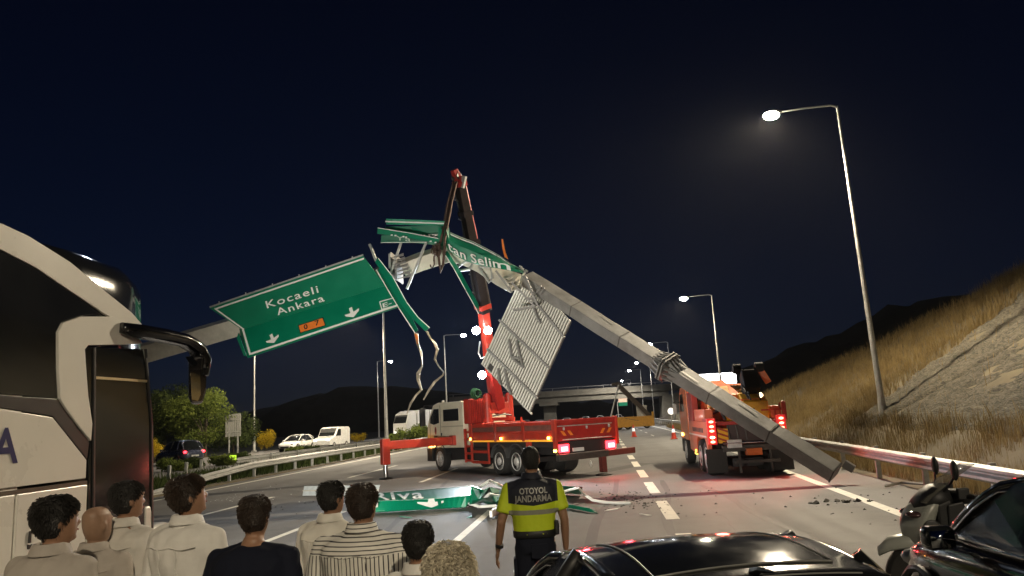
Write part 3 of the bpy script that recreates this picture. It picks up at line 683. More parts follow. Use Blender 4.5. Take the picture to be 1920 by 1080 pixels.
mb.loft([list(p) for p in cols], closed=False, caps=False); mb.build('arrow', white_p, S5, fix=False)
tw = [(884,912),(905,919),(918,913),(938,917),(960,922),(972,930)]; tb = [(880,945),(898,938),(915,930),(930,941),(950,946),(968,942)]
mb = MB(); mb.strip([(gp(*a,.5-.12*(i%2)), gp(*b,.12+.15*(i%2))) for i, (a, b) in enumerate(zip(tw,tb))], (0,.04,-.02)); mb.build('twisted_sheet', green, S5)
mb = MB(); mb.strip([(gp(885,938,.3),gp(885,944,.2)),(gp(905,934,.35),gp(905,942,.12)),(gp(930,931,.3),gp(930,946,.05)),(gp(965,925,.35),gp(965,938,.1))], (0,.04,-.02)); mb.build('twisted_sheet', mat('sign_green_dark', (0,.12,.065)), S5)
for P in (((897,915,.3),(918,901,.75),(932,907,.62),(950,917,.35)), ((905,938,.2),(918,926,.45),(940,930,.35),(955,922,.4)), ((1059,921,.3),(1084,914,.42),(1098,929,.15),(1112,938,.06),(1135,942,.04),(1183,944,.02)), ((880,944,.1),(900,950,.08),(930,948,.06))):
    mb = MB(); mb.tube([gp(*p) for p in P], .035, 6); mb.build('bent_rod', white_p, S5, smooth=True)
mb = MB(); mb.strip([(gp(1050,911,.35),gp(1050,924,.05)),(gp(1092,913,.35),gp(1090,926,.05))], (0,.03,-.02)); mb.build('torn_piece', green, S5)
mb = MB(); mb.strip([(gp(1062,945,.12),gp(1062,951,.02)),(gp(1105,953,.1),gp(1108,960,.02)),(gp(1119,959,.03),gp(1121,962,.02))], (0,.02,-.01)); mb.build('torn_piece', mat('sign_green_dark', (0,.12,.065)), S5)
for dy in (0, .12, .26):
    a = gnd(921,975); b = gnd(965,955); mb = MB(); mb.bar(a+Vector((0,dy,.12)), b+Vector((0,dy,.16)), .06, .13); mb.build('support_channel', galv, S5)
# scattered chips on the asphalt
cm = mat('road_debris', (.05,.045,.04), .9); mb = MB()
for i in range(240):
    if i < 150: x, y = rng.normal(1185,38), rng.normal(938,9)
    elif i < 190: x, y = rng.uniform(480,720), rng.uniform(905,965)
    else: x, y = rng.uniform(1120,1700), rng.uniform(915,985)
    p = gnd(x, y); s = rng.uniform(.008,.035); a = rng.uniform(0,3)
    mb.M = Matrix.Translation(p) @ Matrix.Rotation(a,4,'Z'); mb.add([(-s,-s*.7,0),(s,-s*.8,0),(s*.8,s,0),(-s*.9,s*.7,0),(0,0,s*.9)], [(0,1,4),(1,2,4),(2,3,4),(3,0,4)])
tag(mb.build('road_debris', cm, fix=False), 'dark chips of rubble scattered over the asphalt', 'debris', kind='stuff')
mb = MB(); gm = mat('glass_chips', (.7,.72,.7), .3)
for i in range(60):
    x, y = (rng.normal(440,35), rng.normal(935,5)) if i < 40 else (rng.uniform(420,700), rng.uniform(905,970))
    p = gnd(x,y); s = rng.uniform(.006,.02); mb.M = Matrix.Translation(p) @ Matrix.Rotation(rng.uniform(0,3),4,'Z'); mb.add([(-s,-s,0),(s,-s,0),(s*.5,s,0),(0,0,s)], [(0,1,3),(1,2,3),(2,0,3)])
tag(mb.build('glass_chips', gm, fix=False), 'pale splinters strewn on the left lanes', 'debris', kind='stuff')
for i, (x, y) in enumerate(((1000,968),(1035,978),(1148,958),(880,972),(640,948),(760,972),(1210,968))):
    p = gnd(x, y); a = rng.uniform(0,3); w_ = rng.uniform(.08,.2); mb = MB(); mb.M = Matrix.Translation(p+Vector((0,0,.012))) @ Matrix.Rotation(a,4,'Z')
    mb.prism([(-w_,-.03,0),(w_*.6,-.045,.02),(w_,.02,.035),(-w_*.4,.05,.01)], (0,0,.008))
    tag(mb.build('sign_shard', green if i % 2 else white_p), ['white metal shard on the asphalt left of the policeman', 'green shard on the asphalt just right of the policeman', 'white shard near the lane dashes right of the policeman', 'green shard below the twisted end of the fallen sign', 'white shard between the cream and navy shirts', 'green shard below the arrow of the fallen sign', 'white shard right of the nearest lane dash'][i], 'debris', 'shards broken off the signs')
mb = MB(); P = gnd(1600,940)
for i in range(16):
    s = rng.uniform(.02,.06); mb.M = Matrix.Translation(P+Vector((rng.normal(0,.35), rng.normal(0,.12), s*.2))) @ Euler((rng.uniform(-.5,.5),rng.uniform(-.5,.5),rng.uniform(0,3))).to_matrix().to_4x4(); mb.box(-s,s,-s*.7,s*.7,-s*.4,s*.4)
tag(mb.build('rubble_heap', mat('broken_asphalt', (.07,.06,.05), .9, 0, .3), fix=False), 'small spill of broken asphalt on the right border line', 'rubble', kind='stuff')
p0, p1 = gnd(1583,905,.05), gnd(1625,905,.1)
mb = MB(); mb.tube([gnd(1660,912,.05), gnd(1690,905,.06), gnd(1735,908,.05), gnd(1790,924,.05)], .03, 5); tag(mb.build('pipe_scrap', mat('pale_plastic', (.6,.55,.48), .6)), 'thin pale scrap pipe lying behind the right guard rail posts', 'scrap')
# ================================================================== CRANE TRUCK
def wheel(parent, x, y, r, w, side, m_r=steel, hub=.6, name='wheel'):
    """axle along y; side = +1 outer face towards +y"""
    mb = MB(); s = side; hw = w/2
    prof = [(r*.56,-hw*.8),(r*.9,-hw),(r*.985,-hw*.75),(r,-hw*.3),(r,hw*.3),(r*.985,hw*.75),(r*.9,hw),(r*.6,hw*.9)]
    mb.lathe([(a, b*s) for a, b in prof], 28, 'y', (x,y,r)); t = mb.build(name, rubber, parent, smooth=True)
    mb = MB(); mb.lathe([(r*.63,hw*.9*s),(r*.6,hw*1.0*s),(r*.57,hw*.82*s),(r*.5,hw*.7*s),(r*.32,hw*.72*s),(r*.28,hw*.95*s),(r*.2,hw*1.08*s),(.01,hw*1.1*s)], 24, 'y', (x,y,r)); rm = mb.build('rim', m_r, t, smooth=True)
    for k in range(10):
        a = k*math.pi/5; c = (x+r*.4*math.cos(a), y+hw*.7*s, r+r*.4*math.sin(a)); mb = MB(); mb.cyl(c, (c[0], c[1]+s*.05, c[2]), .018, n=6); mb.build('wheel_nut', steel, t)
    return t
T = empty('crane_truck', (-2.58,28.36,0), math.atan2(.794,-.608), 'red crane truck with cream cab and raised boom, standing askew across the lanes', 'crane truck')
def tb(x0,x1,y0,y1,z0,z1,name,m,parent=T,bevel=.012): mb = MB(); mb.box(x0,x1,y0,y1,z0,z1); return mb.build(name, m, parent, bevel=bevel)
for s in (-1,1): tb(-3.2,6.7,s*.42-.06,s*.42+.06,.72,1.0,'chassis_rail',dark)
tb(-.9,.9,-1.0,1.0,.45,.62,'axle',dark); tb(5.65,5.85,-1.0,1.0,.42,.58,'axle',dark); tb(3.2,5.2,-.95,.95,.5,.95,'tank',dark); tb(1.7,3.1,.55,1.1,.5,1.0,'battery_box',dark)
for s in (1,-1):
    wheel(T, 5.78, s*1.06, .52, .32, s, hub=1.6)
    for x in (-.62,.62): wheel(T, x, s*.93, .52, .58, s)
    for x in (-.62,.62):
        mb = MB(); mb.strip([((x+.62*math.cos(a), s*.62, .52+.62*math.sin(a)), (x+.62*math.cos(a), s*1.24, .52+.62*math.sin(a))) for a in [math.pi*(.06+.88*i/12) for i in range(13)]], (0,0,.02)); mb.build('mudguard', mat('grey_plastic', (.08,.08,.08), .5), T)
    mb = MB(); mb.strip([((5.78+.64*math.cos(a), s*.7, .52+.64*math.sin(a)), (5.78+.64*math.cos(a), s*1.235, .52+.64*math.sin(a))) for a in [math.pi*(.0+.9*i/12) for i in range(13)]], (0,0,.025)); mb.build('mudguard', plast, T)
# bed
RX = -3.32; FX = 2.75
tb(RX,FX,-1.22,1.22,1.22,1.31,'bed_floor',red_d)
tb(RX,FX,-1.15,1.15,1.02,1.215,'bed_subframe',dark)
stripe = mat('glowing_stripe', (.8,.38,.02), .35, emit=((1,.45,.04), .25), var=.05)  # stripe emits faintly to imitate reflected light
for s in (1,-1):
    sp_ = tb(RX+.02,FX,s*1.235-.012,s*1.235+.012,1.31,1.9,'side_board',red_p)
    for x in (RX+.09, -1.3, .72, FX-.09): tb(x-.08,x+.08,s*1.265-.018,s*1.265+.018,1.24,1.93,'stake',red_p,T)
    for x0, x1 in ((RX+.2,-1.42),(-1.18,.6),(.84,FX-.2)):
        tb(x0,x1,s*1.2575-.01,s*1.2575+.01,1.6,1.78,'board_recess',mat('faded_maroon', (.17,.06,.045), .6, 0, .3, 4),T,0)
        tb(x0,x1,s*1.266-.016,s*1.266+.016,1.8,1.9,'board_rail',red_p,T); tb(x0,x1,s*1.266-.016,s*1.266+.016,1.5,1.58,'board_rail',red_p,T)
    tb(RX+.1,FX,s*1.252-.01,s*1.252+.01,1.225,1.285,'reflective_strip',stripe)
    for x in (FX-.05, .25, -2.95): tb(x-.05,x+.05,s*1.29-.025,s*1.29+.025,1.3,1.39,'marker_lamp',amber,T)
# rear gate
tb(RX-.05,RX,-1.24,1.24,1.24,1.93,'tailgate',red_d)
tb(RX-.085,RX-.05,-1.24,1.24,1.84,1.93,'gate_rail',red_d); tb(RX-.075,RX-.05,-1.1,1.2,1.7,1.735,'gate_strip',galv); tb(RX-.075,RX-.05,-1.05,1.02,1.25,1.28,'gate_strip',galv)
for y in (1.28,-1.28): tb(RX-.1,RX+.06,y-.05,y+.05,1.0,1.95,'corner_stake',red_p)
for y in (.95,0,-.95): tb(RX-.1,RX-.05,y-.03,y+.03,1.58,1.68,'gate_hook',galv)
for y, d in ((1.0,1),(.72,1),(-.72,-1),(-1.0,-1)):
    mb = MB(); mb.prism([(RX-.053,y-.06-.1*d,1.4),(RX-.053,y+.06-.1*d,1.4),(RX-.053,y+.06+.02*d,1.56),(RX-.053,y-.06+.02*d,1.56)], (-.006,0,0)); mb.build('chevron_mark', orange_p, T)
tb(RX-.02,RX+.25,-1.2,1.2,.82,1.2,'rear_frame',dark)
for s in (1,-1):
    lb = tb(RX-.08,RX-.02,s*.98-.2,s*.98+.2,.86,1.12,'tail_lamp_housing',tail)
    tb(RX-.1,RX-.081,s*.98-.13,s*.98+.13,.9,1.04,'lamp_core',tailhot,lb)
    light('tail_light', 'SPOT', (RX-.2,s*.98,.97), 42, (1,.04,.06), T, (RX-4,s*.98,.5), .12, 150, .6)
tb(RX-.05,RX-.02,.15,.62,.86,.98,'number_plate',mat('plate_white', (.6,.6,.58), .4))
mb = MB(); mb.bar((RX-.12,1.3,.7),(RX-.12,-.75,.72),.2,.22); mb.build('rear_beam', dark_m, T, bevel=.02)
mb = MB(); mb.bar((RX-.14,-.75,.72),(RX-.1,-1.95,.74),.16,.2); mb.build('rear_outrigger_beam', mat('grime_red', (.12,.025,.02), .5, 0, .3), T, bevel=.02)
mb = MB(); mb.bar((RX-.1,-.55,.1),(RX-.1,-.55,.72),.2,.2,(0,1,0)); mb.build('rear_stabiliser_leg', mat('grime_red', (.12,.025,.02)), T, bevel=.015)
mb = MB(); mb.lathe([(.28,.0),(.28,.03),(.12,.07)],16); o = mb.build('stabiliser_foot', dark_m, T); o.location = (RX-.1,-.55,0)
mb = MB(); mb.tube([(RX-.22,.05,.52),(RX-.27,.05,.42),(RX-.22,.05,.33),(RX-.17,.05,.42),(RX-.22,.05,.52)], .018, 6); mb.build('tow_hook', steel, T)
tb(RX+.05,RX+.17,1.2,1.26,.88,.96,'side_marker',amber)
for x in (-1.55,): tb(x-.12,x+.12,1.1,1.26,.75,1.3,'stake_bracket',red_p)
# ladder and side guard
for s in (1,):
    for x in (2.75,3.3): tb(x-.05,x+.05,1.18,1.26,.42,1.75,'ladder_rail',red_p)
    for z in (.5,.78,1.06,1.34,1.62): tb(2.8,3.25,1.18,1.25,z-.04,z+.04,'ladder_rung',red_p)
    for z in (.45,.85): tb(1.35,2.7,1.19,1.25,z-.05,z+.05,'side_guard_rail',red_p)
    for x in (1.38,): tb(x-.05,x+.05,1.18,1.24,.4,1.22,'side_guard_post',red_p)
# outrigger
OX = 4.35
mb = MB(); mb.box(OX-.18,OX+.18,-1.3,1.35,1.1,1.5); mb.build('outrigger_housing', red_p, T, bevel=.02)
mb = MB(); mb.box(OX-.13,OX+.13,1.35,4.25,1.13,1.46); mb.build('outrigger_beam', red_p, T, bevel=.02)
mb = MB(); mb.box(OX-.15,OX+.15,4.1,4.42,.55,1.55); mb.build('outrigger_leg', red_p, T, bevel=.02)
mb = MB(); mb.cyl((OX,4.26,.06),(OX,4.26,.56),.1,n=16); mb.build('jack_cylinder', chrome, T, smooth=True)
mb = MB(); mb.lathe([(.27,0),(.27,.04),(.13,.09),(.01,.09)],18); o = mb.build('jack_foot', dark_m, T); o.location = (OX,4.26,0)
# cab
cabs = [(3.45,1.0),(3.45,2.82),(3.7,2.9),(5.9,2.92),(6.35,2.84),(6.72,2.42),(7.0,1.95),(7.08,1.35),(7.08,.95)]
mb = MB(); mb.prism([(x,1.2,z) for x, z in cabs], (0,-2.4,0)); cab = mb.build('cab', cream, T, bevel=.05, seg=3)
tb(6.6,7.14,-1.2,1.2,.4,.95,'bumper',plast); tb(7.0,7.13,-1.1,1.1,1.0,1.75,'grille',plast)
mb = MB(); mb.prism([(6.38,-1.1,2.8),(6.38,1.1,2.8),(6.98,1.1,2.03),(6.98,-1.1,2.03)], (.06,0,.03)); mb.build('windscreen', wglass, cab)
mb = MB(); mb.prism([(5.75,1.202,2.05),(5.75,1.202,2.66),(6.25,1.202,2.66),(6.62,1.202,2.3),(6.66,1.202,2.05),(6.3,1.202,1.98)], (0,.012,0)); mb.build('door_window', wglass, cab)
mb = MB(); mb.prism([(3.85,1.202,2.1),(3.85,1.202,2.6),(5.3,1.202,2.6),(5.3,1.202,2.1)], (0,.012,0)); mb.build('rear_window', wglass, cab)
for x in (5.62, 6.72): tb(x-.012,x+.012,1.2,1.206,1.0,2.8,'door_seam',dark,cab,0)
tb(5.5,5.6,1.2,1.23,1.5,1.62,'door_handle',plast,cab); tb(3.45,5.55,1.2,1.208,1.86,1.9,'body_crease',mat('crease_shade_paint', (.5,.45,.34), .4),cab,0)  # darker strip paints the shade of a body crease
mb = MB(); mb.ball((6.15,1.205,1.72), .1,.012,.17); mb.build('door_emblem', mat('emblem_red', (.45,.07,.04), .4), cab)
mb = MB(); mb.prism([(6.1,1.219,1.66),(6.2,1.219,1.66),(6.18,1.219,1.82),(6.12,1.219,1.84)], (0,.004,0)); mb.build('door_emblem', mat('emblem_dark', (.05,.03,.03), .4), cab)
tb(5.98,6.32,1.2,1.206,1.44,1.5,'door_lettering',mat('print_grey', (.12,.12,.1), .5),cab,0)
for s in (1,-1):
    tb(6.95,7.1,s*1.42-.12,s*1.42+.12,1.95,2.75,'mirror',plast,cab); mb = MB(); mb.tube([(6.7,s*1.18,2.85),(6.95,s*1.35,2.85),(7.0,s*1.4,2.7)],.02,6); mb.build('mirror_arm',plast,cab)
    tb(6.9,7.16,s*.98-.16,s*.98+.16,.98,1.2,'headlamp',headl,cab)
    tb(6.6,6.75,s*1.21-.02,s*1.21+.03,1.0,1.12,'indicator',amber,cab)
for s in (1,-1): light('headlight', 'SPOT', (7.3,s*.98,1.08), 900, (1,.9,.75), T, (20,s*1.4,.4), .1, 60, .7)
light('indicator_light', 'POINT', (6.7,1.35,1.05), 6, (1,.4,.08), T, size=.05)
tb(6.3,6.9,-1.15,1.15,2.78,2.86,'sun_visor',plast,cab); tb(4.5,4.9,-.3,.1,2.92,2.97,'roof_hatch',cream,cab)
mb = MB(); mb.cyl((5.9,.9,2.92),(5.9,.9,3.02),.06,n=8); mb.build('roof_beacon', galv, cab)
# crane on its pedestal
tb(2.2,3.4,-1.0,1.0,1.31,1.95,'crane_base',red_p)
cool = tb(3.0,3.42,.35,1.15,1.95,2.95,'oil_cooler',red_d)
for i in range(9): y = .4+i*.085; tb(2.97,3.0,y-.018,y+.018,1.98,2.92,'cooler_fin',red_p,cool,0)
for i in range(6): x = 3.05+i*.065; tb(x-.012,x+.012,1.15,1.18,1.98,2.92,'cooler_fin',red_p,cool,0)
for y in (.52,-.5):
    mb = MB(); mb.cyl((2.55,y,1.95),(2.55,y,3.05),.17,n=16); mb.build('slew_column', red_p, T, smooth=True)
    mb = MB(); mb.cyl((2.55,y,3.05),(2.55,y,3.12),.12,n=16); mb.build('column_cap', red_d, T, smooth=True)
    mb = MB(); mb.cyl((2.55,y,1.95),(2.55,y,2.12),.22,n=16); mb.build('column_collar', red_p, T, smooth=True)
tb(2.4,2.7,-.4,.42,2.3,2.75,'cross_block',red_p); tb(2.35,2.75,-.4,.42,2.0,2.14,'cross_block',red_p); tb(2.42,2.66,-.25,.25,2.75,2.95,'cross_block',red_d)
mb = MB(); mb.tube([(2.3,.45,2.2),(2.25,.1,2.25),(2.25,-.1,2.25),(2.3,-.45,2.2)],.03,6); mb.build('hydraulic_hose', dark_m, T)
Ti = (Matrix.Translation(T.location) @ Matrix.Rotation(T.rotation_euler.z,4,'Z')).inverted()
def tl(p): return Ti @ Vector(p)
b0 = tl(at(934,772,30.6)); b1 = tl(at(916,660,29.2)); b2 = tl(at(905,575,28.2)); b3 = tl(at(884,455,27.0)); b4 = tl(at(862,345,26.0)); b5 = tl(at(851,318,25.7))
BU = (1,0,0)
mb = MB(); mb.bar(b0, b1, .4, .62, BU, .32, .42); mb.build('boom_foot', red_d, T, bevel=.03)
mb = MB(); mb.bar(b1+(b0-b1)*.3, b2, .36, .4, BU, .33, .37); mb.build('boom_section', red_p, T, bevel=.03)
mb = MB(); mb.bar(b2-(b3-b2)*.1, b3, .36, .42, BU, .4, .42); mb.build('boom_section', mat('boom_dark', (.016,.012,.012), .9, 0, .3, spec=.1), T, bevel=.02)
mb = MB(); mb.bar(b3-(b4-b3)*.1, b4, .36, .36, BU, .3, .32); mb.build('boom_section', mat('boom_dark', (.09,.07,.07)), T, bevel=.02)
for (c, s, m_) in ((b2,.5,red_p),(b3,.5,mat('boom_dark',(0,0,0))),(b3.lerp(b4,.5),.44,mat('boom_dark',(0,0,0))),(b4,.42,red_d)):
    mb = MB(); d = (b4-b0).normalized(); mb.bar(c-d*.08, c+d*.1, s, s, BU); mb.build('boom_collar', m_, T, bevel=.01)
mb = MB(); mb.bar(b4, b5, .3, .34, BU, .22, .2); mb.build('boom_head', red_d, T, bevel=.02)
side = Vector(b4-b0).cross(Vector(BU)).normalized()
off1 = tl(at(874,350,26.1))-tl(at(862,345,26.0))
mb = MB(); mb.cyl(b4+off1*.9, b3+off1*1.1, .05, n=8); mb.build('boom_ram', red_d, T)
mb = MB(); mb.cyl(b3+off1*.9, b2+off1*1.3, .07, n=10); mb.build('boom_ram', dark_m, T)
mb = MB(); mb.bar(tl(at(866,352,25.9)), tl(at(871,330,25.8)), .08, .2); mb.build('boom_knuckle', galv, T)
for (x, y, Y, pw, c) in ((893,620,28.3,160,(.75,.88,1)),(915,620,28.3,200,(.75,.88,1)),(904,703,29.3,200,(1,.95,.92))):
    p = tl(at(x,y,Y)); aim = tl(at(x+25,y-90,23))
    mb = MB(); mb.lathe([(.04,.12),(.13,.04),(.14,0),(.12,-.01)],14,'y',(0,0,0)); o = mb.build('work_lamp', plast, T, smooth=True); o.location = p
    q = (tl(at(x,y,20))-p).normalized(); o.rotation_euler = q.to_track_quat('-Y','Z').to_euler()
    mb = MB(); mb.ball((0,-.02,0),.15,.04,.15); mb.build('work_lamp_lens', mat('work_lamp_lens'+str(int(x)), (.9,.95,1), .2, emit=(c,120), var=0), o, smooth='all')
    light('work_light', 'SPOT', p+q*.2, pw*3.2, c, T, aim, .12, 140, .5)
mb = MB(); p = tl(at(893,738,29.6))
for k in range(7): mb.tube([p+Vector((.05*math.sin(k*2)+.12*math.cos(k), (.08+.022*k)*math.cos(a), (.09+.02*k)*math.sin(a))) for a in [i*.5236 for i in range(13)]], .035, 6)
mb.build('hose_coil', mat('green_hose', (.015,.07,.02), .8, 0, .4), T, smooth=True)
mb = MB(); mb.tube([tl(at(900,640,28.6)), tl(at(897,662,28.7)), tl(at(902,672,28.8)), tl(at(908,668,28.8))], .03, 6); mb.build('hydraulic_hose', steel, T)
for k, (o_, r_) in enumerate((((-.26),.022),((-.3),.016),((.24),.02),((.3),.014))):
    pts = [b2.lerp(b3,i/4)+off1.normalized()*o_+Vector((random.uniform(-.03,.03),random.uniform(-.03,.03),0)) for i in range(5)]+[b3.lerp(b4,i/4)+off1.normalized()*o_*.85+Vector((random.uniform(-.04,.04),random.uniform(-.04,.04),0)) for i in range(1,5)]
    mb = MB(); mb.tube(pts, r_, 6); mb.build('boom_hose', plast, T, smooth=True)
for i in range(6):
    c = b2.lerp(b4,.1+.15*i); mb = MB(); mb.bar(c-off1.normalized()*.34, c+off1.normalized()*.34, .06, .05); mb.build('hose_clip', dark_m, T)
mb = MB(); mb.bar(b4+off1*.2, b5+off1*.5, .1, .12); mb.build('sheave_block', dark_m, T); mb = MB(); mb.cyl(b4.lerp(b5,.5)-Vector((.12,.05,0)), b4.lerp(b5,.5)+Vector((.16,.05,0)), .14, n=14); mb.build('head_sheave', dark_m, T, smooth=True)
# sling chains from boom head to the beam
CH_ = empty('lifting_chain', (0,0,0), 0, 'rusty lifting chains and slings from the boom head around the broken beam', 'chain')
rust = mat('rusty_chain', (.09,.055,.04), .8, .3, .35, 20, .4, 40)
for P in (((852,342,25.6),(842,380,24.6),(836,415,23.7),(829,440,23.3),(822,470,23.3)), ((856,342,25.6),(847,380,24.6),(840,418,23.6),(834,450,23.2),(833,478,23.2)), ((822,470,23.3),(814,482,23.3),(814,490,23.3)), ((822,474,23.2),(824,495,23.2),(826,511,23.2),(831,495,23.2),(833,476,23.2)), ((850,340,25.8),(838,385,24.8),(833,415,24.0))):
    mb = MB(); pts = [at(*p) for p in P]
    if len(P) > 4: mb.tube(pts, .045, 6); mb.build('sling', rust, CH_)
    else: mb.tube(pts, .035, 6); mb.build('sling', rust, CH_)
for i in range(14):
    p = at(816+rng.uniform(-4,8), 466+rng.uniform(-6,10), 23.15); mb = MB(); mb.tube([p+Vector((.07*math.cos(a), .02*math.sin(3*a), .11*math.sin(a))) for a in [k*1.0472 for k in range(7)]], .022, 5); mb.build('chain_link', rust, CH_)
hk = at(814,490,23.25); mb = MB(); mb.tube([hk+Vector(v) for v in ((0,0,.1),(0,0,-.1),(-.05,0,-.2),(-.12,0,-.18),(-.13,0,-.1))], .025, 6); mb.build('hook', rust, CH_)

# ================================================================== RECOVERY TRUCK
V = empty('recovery_truck', (4.27,23.15,0), math.pi/2, 'heavy red and orange recovery truck with tail lamps lit, under the fallen leg', 'recovery truck')
def vb(x0,x1,y0,y1,z0,z1,name,m,parent=V,bevel=.012): mb = MB(); mb.box(x0,x1,y0,y1,z0,z1); return mb.build(name, m, parent, bevel=bevel)
for s in (-1,1): vb(.2,7.6,s*.4-.06,s*.4+.06,.7,.98,'chassis_rail',dark)
for s in (1,-1):
    for x in (.85,2.15): wheel(V, x, s*.88, .52, .54, s)
    wheel(V, 6.3, s*1.0, .52, .32, s, hub=1.6)
    # body side with wheel arches
    prof = [(.1,.8),(.1,1.62),(4.6,1.62),(4.6,.62),(3.2,.55),(2.85,.55)]
    prof += [(2.15+.62*math.cos(a), .52+.62*math.sin(a)) for a in [math.pi*(.08+.36*i/5) for i in range(6)]] + [(1.5,1.08)] + [(.85+.62*math.cos(a), .52+.62*math.sin(a)) for a in [math.pi*(.56+.36*i/5) for i in range(6)]]
    mb = MB(); mb.prism([(x, s*1.16, z) for x, z in prof], (0,-s*.12,0)); sd = mb.build('body_side', mat('salmon_red', (.58,.13,.055), .4, 0, .15, 3, coat=.3, dirt=.3), V, bevel=.01)
    for i in range(8): vb(.9+i*.34,1.1+i*.34,s*1.162-.004,s*1.162+.006,1.28,1.42,'vent_slot',dark,sd,0)
    vb(.15,4.55,s*1.165-.005,s*1.165+.008,1.15,1.2,'reflective_strip',mat('strip_white', (.6,.55,.5), .4),sd,0)
    vb(.5,2.9,s*1.0-.14,s*1.0+.14,1.62,2.0,'tool_box',mat('salmon_red', (.5,.07,.035)),V,.03)
    vb(3.2,4.5,s*1.05-.1,s*1.05+.1,1.62,2.6,'side_frame',mat('dark_red_paint', (.33,.018,.015)),V)
    vb(2.9,3.2,s*1.16-.005,s*1.16+.02,.6,.68,'glowing_strip',mat('yellow_glow', (.8,.5,.05), .4, emit=((1,.6,.08),1.6), var=0),V,0)  # yellow glow put into this strip and the left guard, no lamp behind
    mb = MB(); mb.box(3.0,3.6,s*1.12,s*1.15,.5,.74); mb.build('side_guard', mat('yellow_glow', (.8,.5,.05)) if s > 0 else dark, V)
    cl = vb(-.05,.1,s*1.02-.13,s*1.02+.13,.95,1.72,'tail_lamp_housing',mat('housing_red', (.3,.02,.02), .4, emit=((1,.03,.03),.25), var=0))
    for k, z in enumerate((1.62,1.48,1.35,1.16,1.03)):
        mb = MB(); mb.ball((-.06,s*1.02,z), .025, .07, .036); mb.build('tail_lamp', mat('tail_amber_red', (.9,.3,.2), .3, emit=((1,.12,.06),9), var=0) if k != 3 else mat('tail_hot', (.9,.5,.3), .3, emit=((1,.45,.2),11), var=0), cl, smooth='all')
    light('tail_light', 'SPOT', (-.3,s*1.02,1.3), 85, (1,.14,.1), V, (-6,s*2.2,.1), .2, 150, .6)
    mb = MB(); mb.prism([(.02,s*.55,.98),(.02,s*.85,.98),(.02,s*.85,1.4),(.02,s*.55,1.4)], (-.03,0,0)); ch = mb.build('chevron_plate', mat('chevron_yellow', (.75,.4,.02), .4), V)
    for k in range(3):
        z = .98+k*.15; mb = MB(); mb.prism([(-.012,s*.55,z),(-.012,s*.85,z+.12),(-.012,s*.85,z+.18),(-.012,s*.55,z+.06)], (-.004,0,0)); mb.build('chevron_band', mat('chevron_red', (.35,.04,.02), .4), ch)
    vb(-.02,.02,s*.95-.3,s*.95+.3,.12,.82,'mud_flap',rubber)
    vb(.1,1.0,s*1.08-.07,s*1.08+.07,1.62,1.72,'deck_rail',red_d)
vb(.1,4.6,-1.05,1.05,1.5,1.6,'deck',red_d); vb(.06,.1,-.55,.55,.98,1.5,'rear_panel',mat('dark_grime', (.05,.03,.03), .6))
# lattice rail on the right rear
for y, z0, z1 in ((-1.12,1.7,2.0),(-.9,1.7,1.9),(-1.05,1.7,2.08)): vb(.05,.1,y-.02,y+.02,z0,z1,'deck_post',red_p,V,0)
vb(.05,.1,-1.15,-.5,1.86,1.91,'deck_post',red_p,V,0); vb(.02,.12,-1.22,-1.1,1.55,2.12,'deck_post',red_p,V)
# cab
mb = MB(); mb.prism([(x, 1.16, z) for x, z in ((4.85,.9),(4.85,2.75),(5.1,2.85),(6.6,2.85),(7.1,2.5),(7.35,1.9),(7.45,.9))], (0,-2.32,0)); vc = mb.build('cab', orange_t, V, bevel=.05, seg=3)
mb = MB(); mb.prism([(5.7,1.162,1.95),(5.7,1.162,2.6),(6.6,1.162,2.6),(7.0,1.162,1.95)], (0,.012,0)); mb.build('door_window', wglass, vc)
mb = MB(); mb.prism([(4.848,.8,2.0),(4.848,-.8,2.0),(4.848,-.8,2.6),(4.848,.8,2.6)], (-.012,0,0)); mb.build('rear_window', wglass, vc)
for s in (1,-1):
    vb(7.1,7.22,s*1.36-.07,s*1.36+.07,1.85,2.25,'mirror',mat('mirror_white', (.4,.4,.38), .3),vc); mb = MB(); mb.tube([(7.0,s*1.15,2.3),(7.12,s*1.3,2.35),(7.15,s*1.4,2.3)],.02,6); mb.build('mirror_arm', plast, vc)
vb(6.75,6.9,1.15,1.21,1.02,1.14,'indicator',amber,vc); vb(7.3,7.6,-1.14,1.14,.4,.9,'bumper',plast)
# boom and winches
mb = MB(); mb.prism([(x,-.05,z) for x, z in ((.3,1.55),(.3,2.15),(.9,2.42),(3.6,2.5),(3.6,1.6))], (0,-.72,0)); mb.build('boom_body', yel_p, V, bevel=.03)
mb = MB(); mb.bar((1.2,.1,2.2),(3.4,.25,2.75),.5,.45); mb.build('boom_turret', orange_t, V, bevel=.03)
mb = MB(); mb.bar((.6,.35,1.7),(1.6,.3,2.6),.3,.3); mb.build('boom_arm', yel_p, V, bevel=.03)
mb = MB(); mb.bar((.5,-.75,2.15),(.5,.0,2.15),.12,.2); mb.build('boom_cap', orange_t, V, bevel=.02)
blk = mat('winch_black', (.01,.01,.01), .75, 0, .2, spec=.15)
mb = MB(); mb.bar((.7,-.42,2.45),(1.0,-.42,3.05),.5,.55); mb.build('winch_drum_housing', blk, V, bevel=.05)
for y, x in ((-.1,1.1),(-.75,.9)):
    mb = MB(); mb.cyl((x,y-.12,3.2),(x,y+.12,3.2),.16,n=16); mb.build('sheave', blk, V, smooth=True)
    mb = MB(); mb.bar((1.0,-.42,2.95),(x,y,3.2),.14,.16); mb.build('sheave_arm', blk, V)
mb = MB(); mb.bar((.85,-.98,2.7),(.9,-.78,3.12),.12,.2); mb.build('lamp_bracket', orange_t, V, bevel=.02)
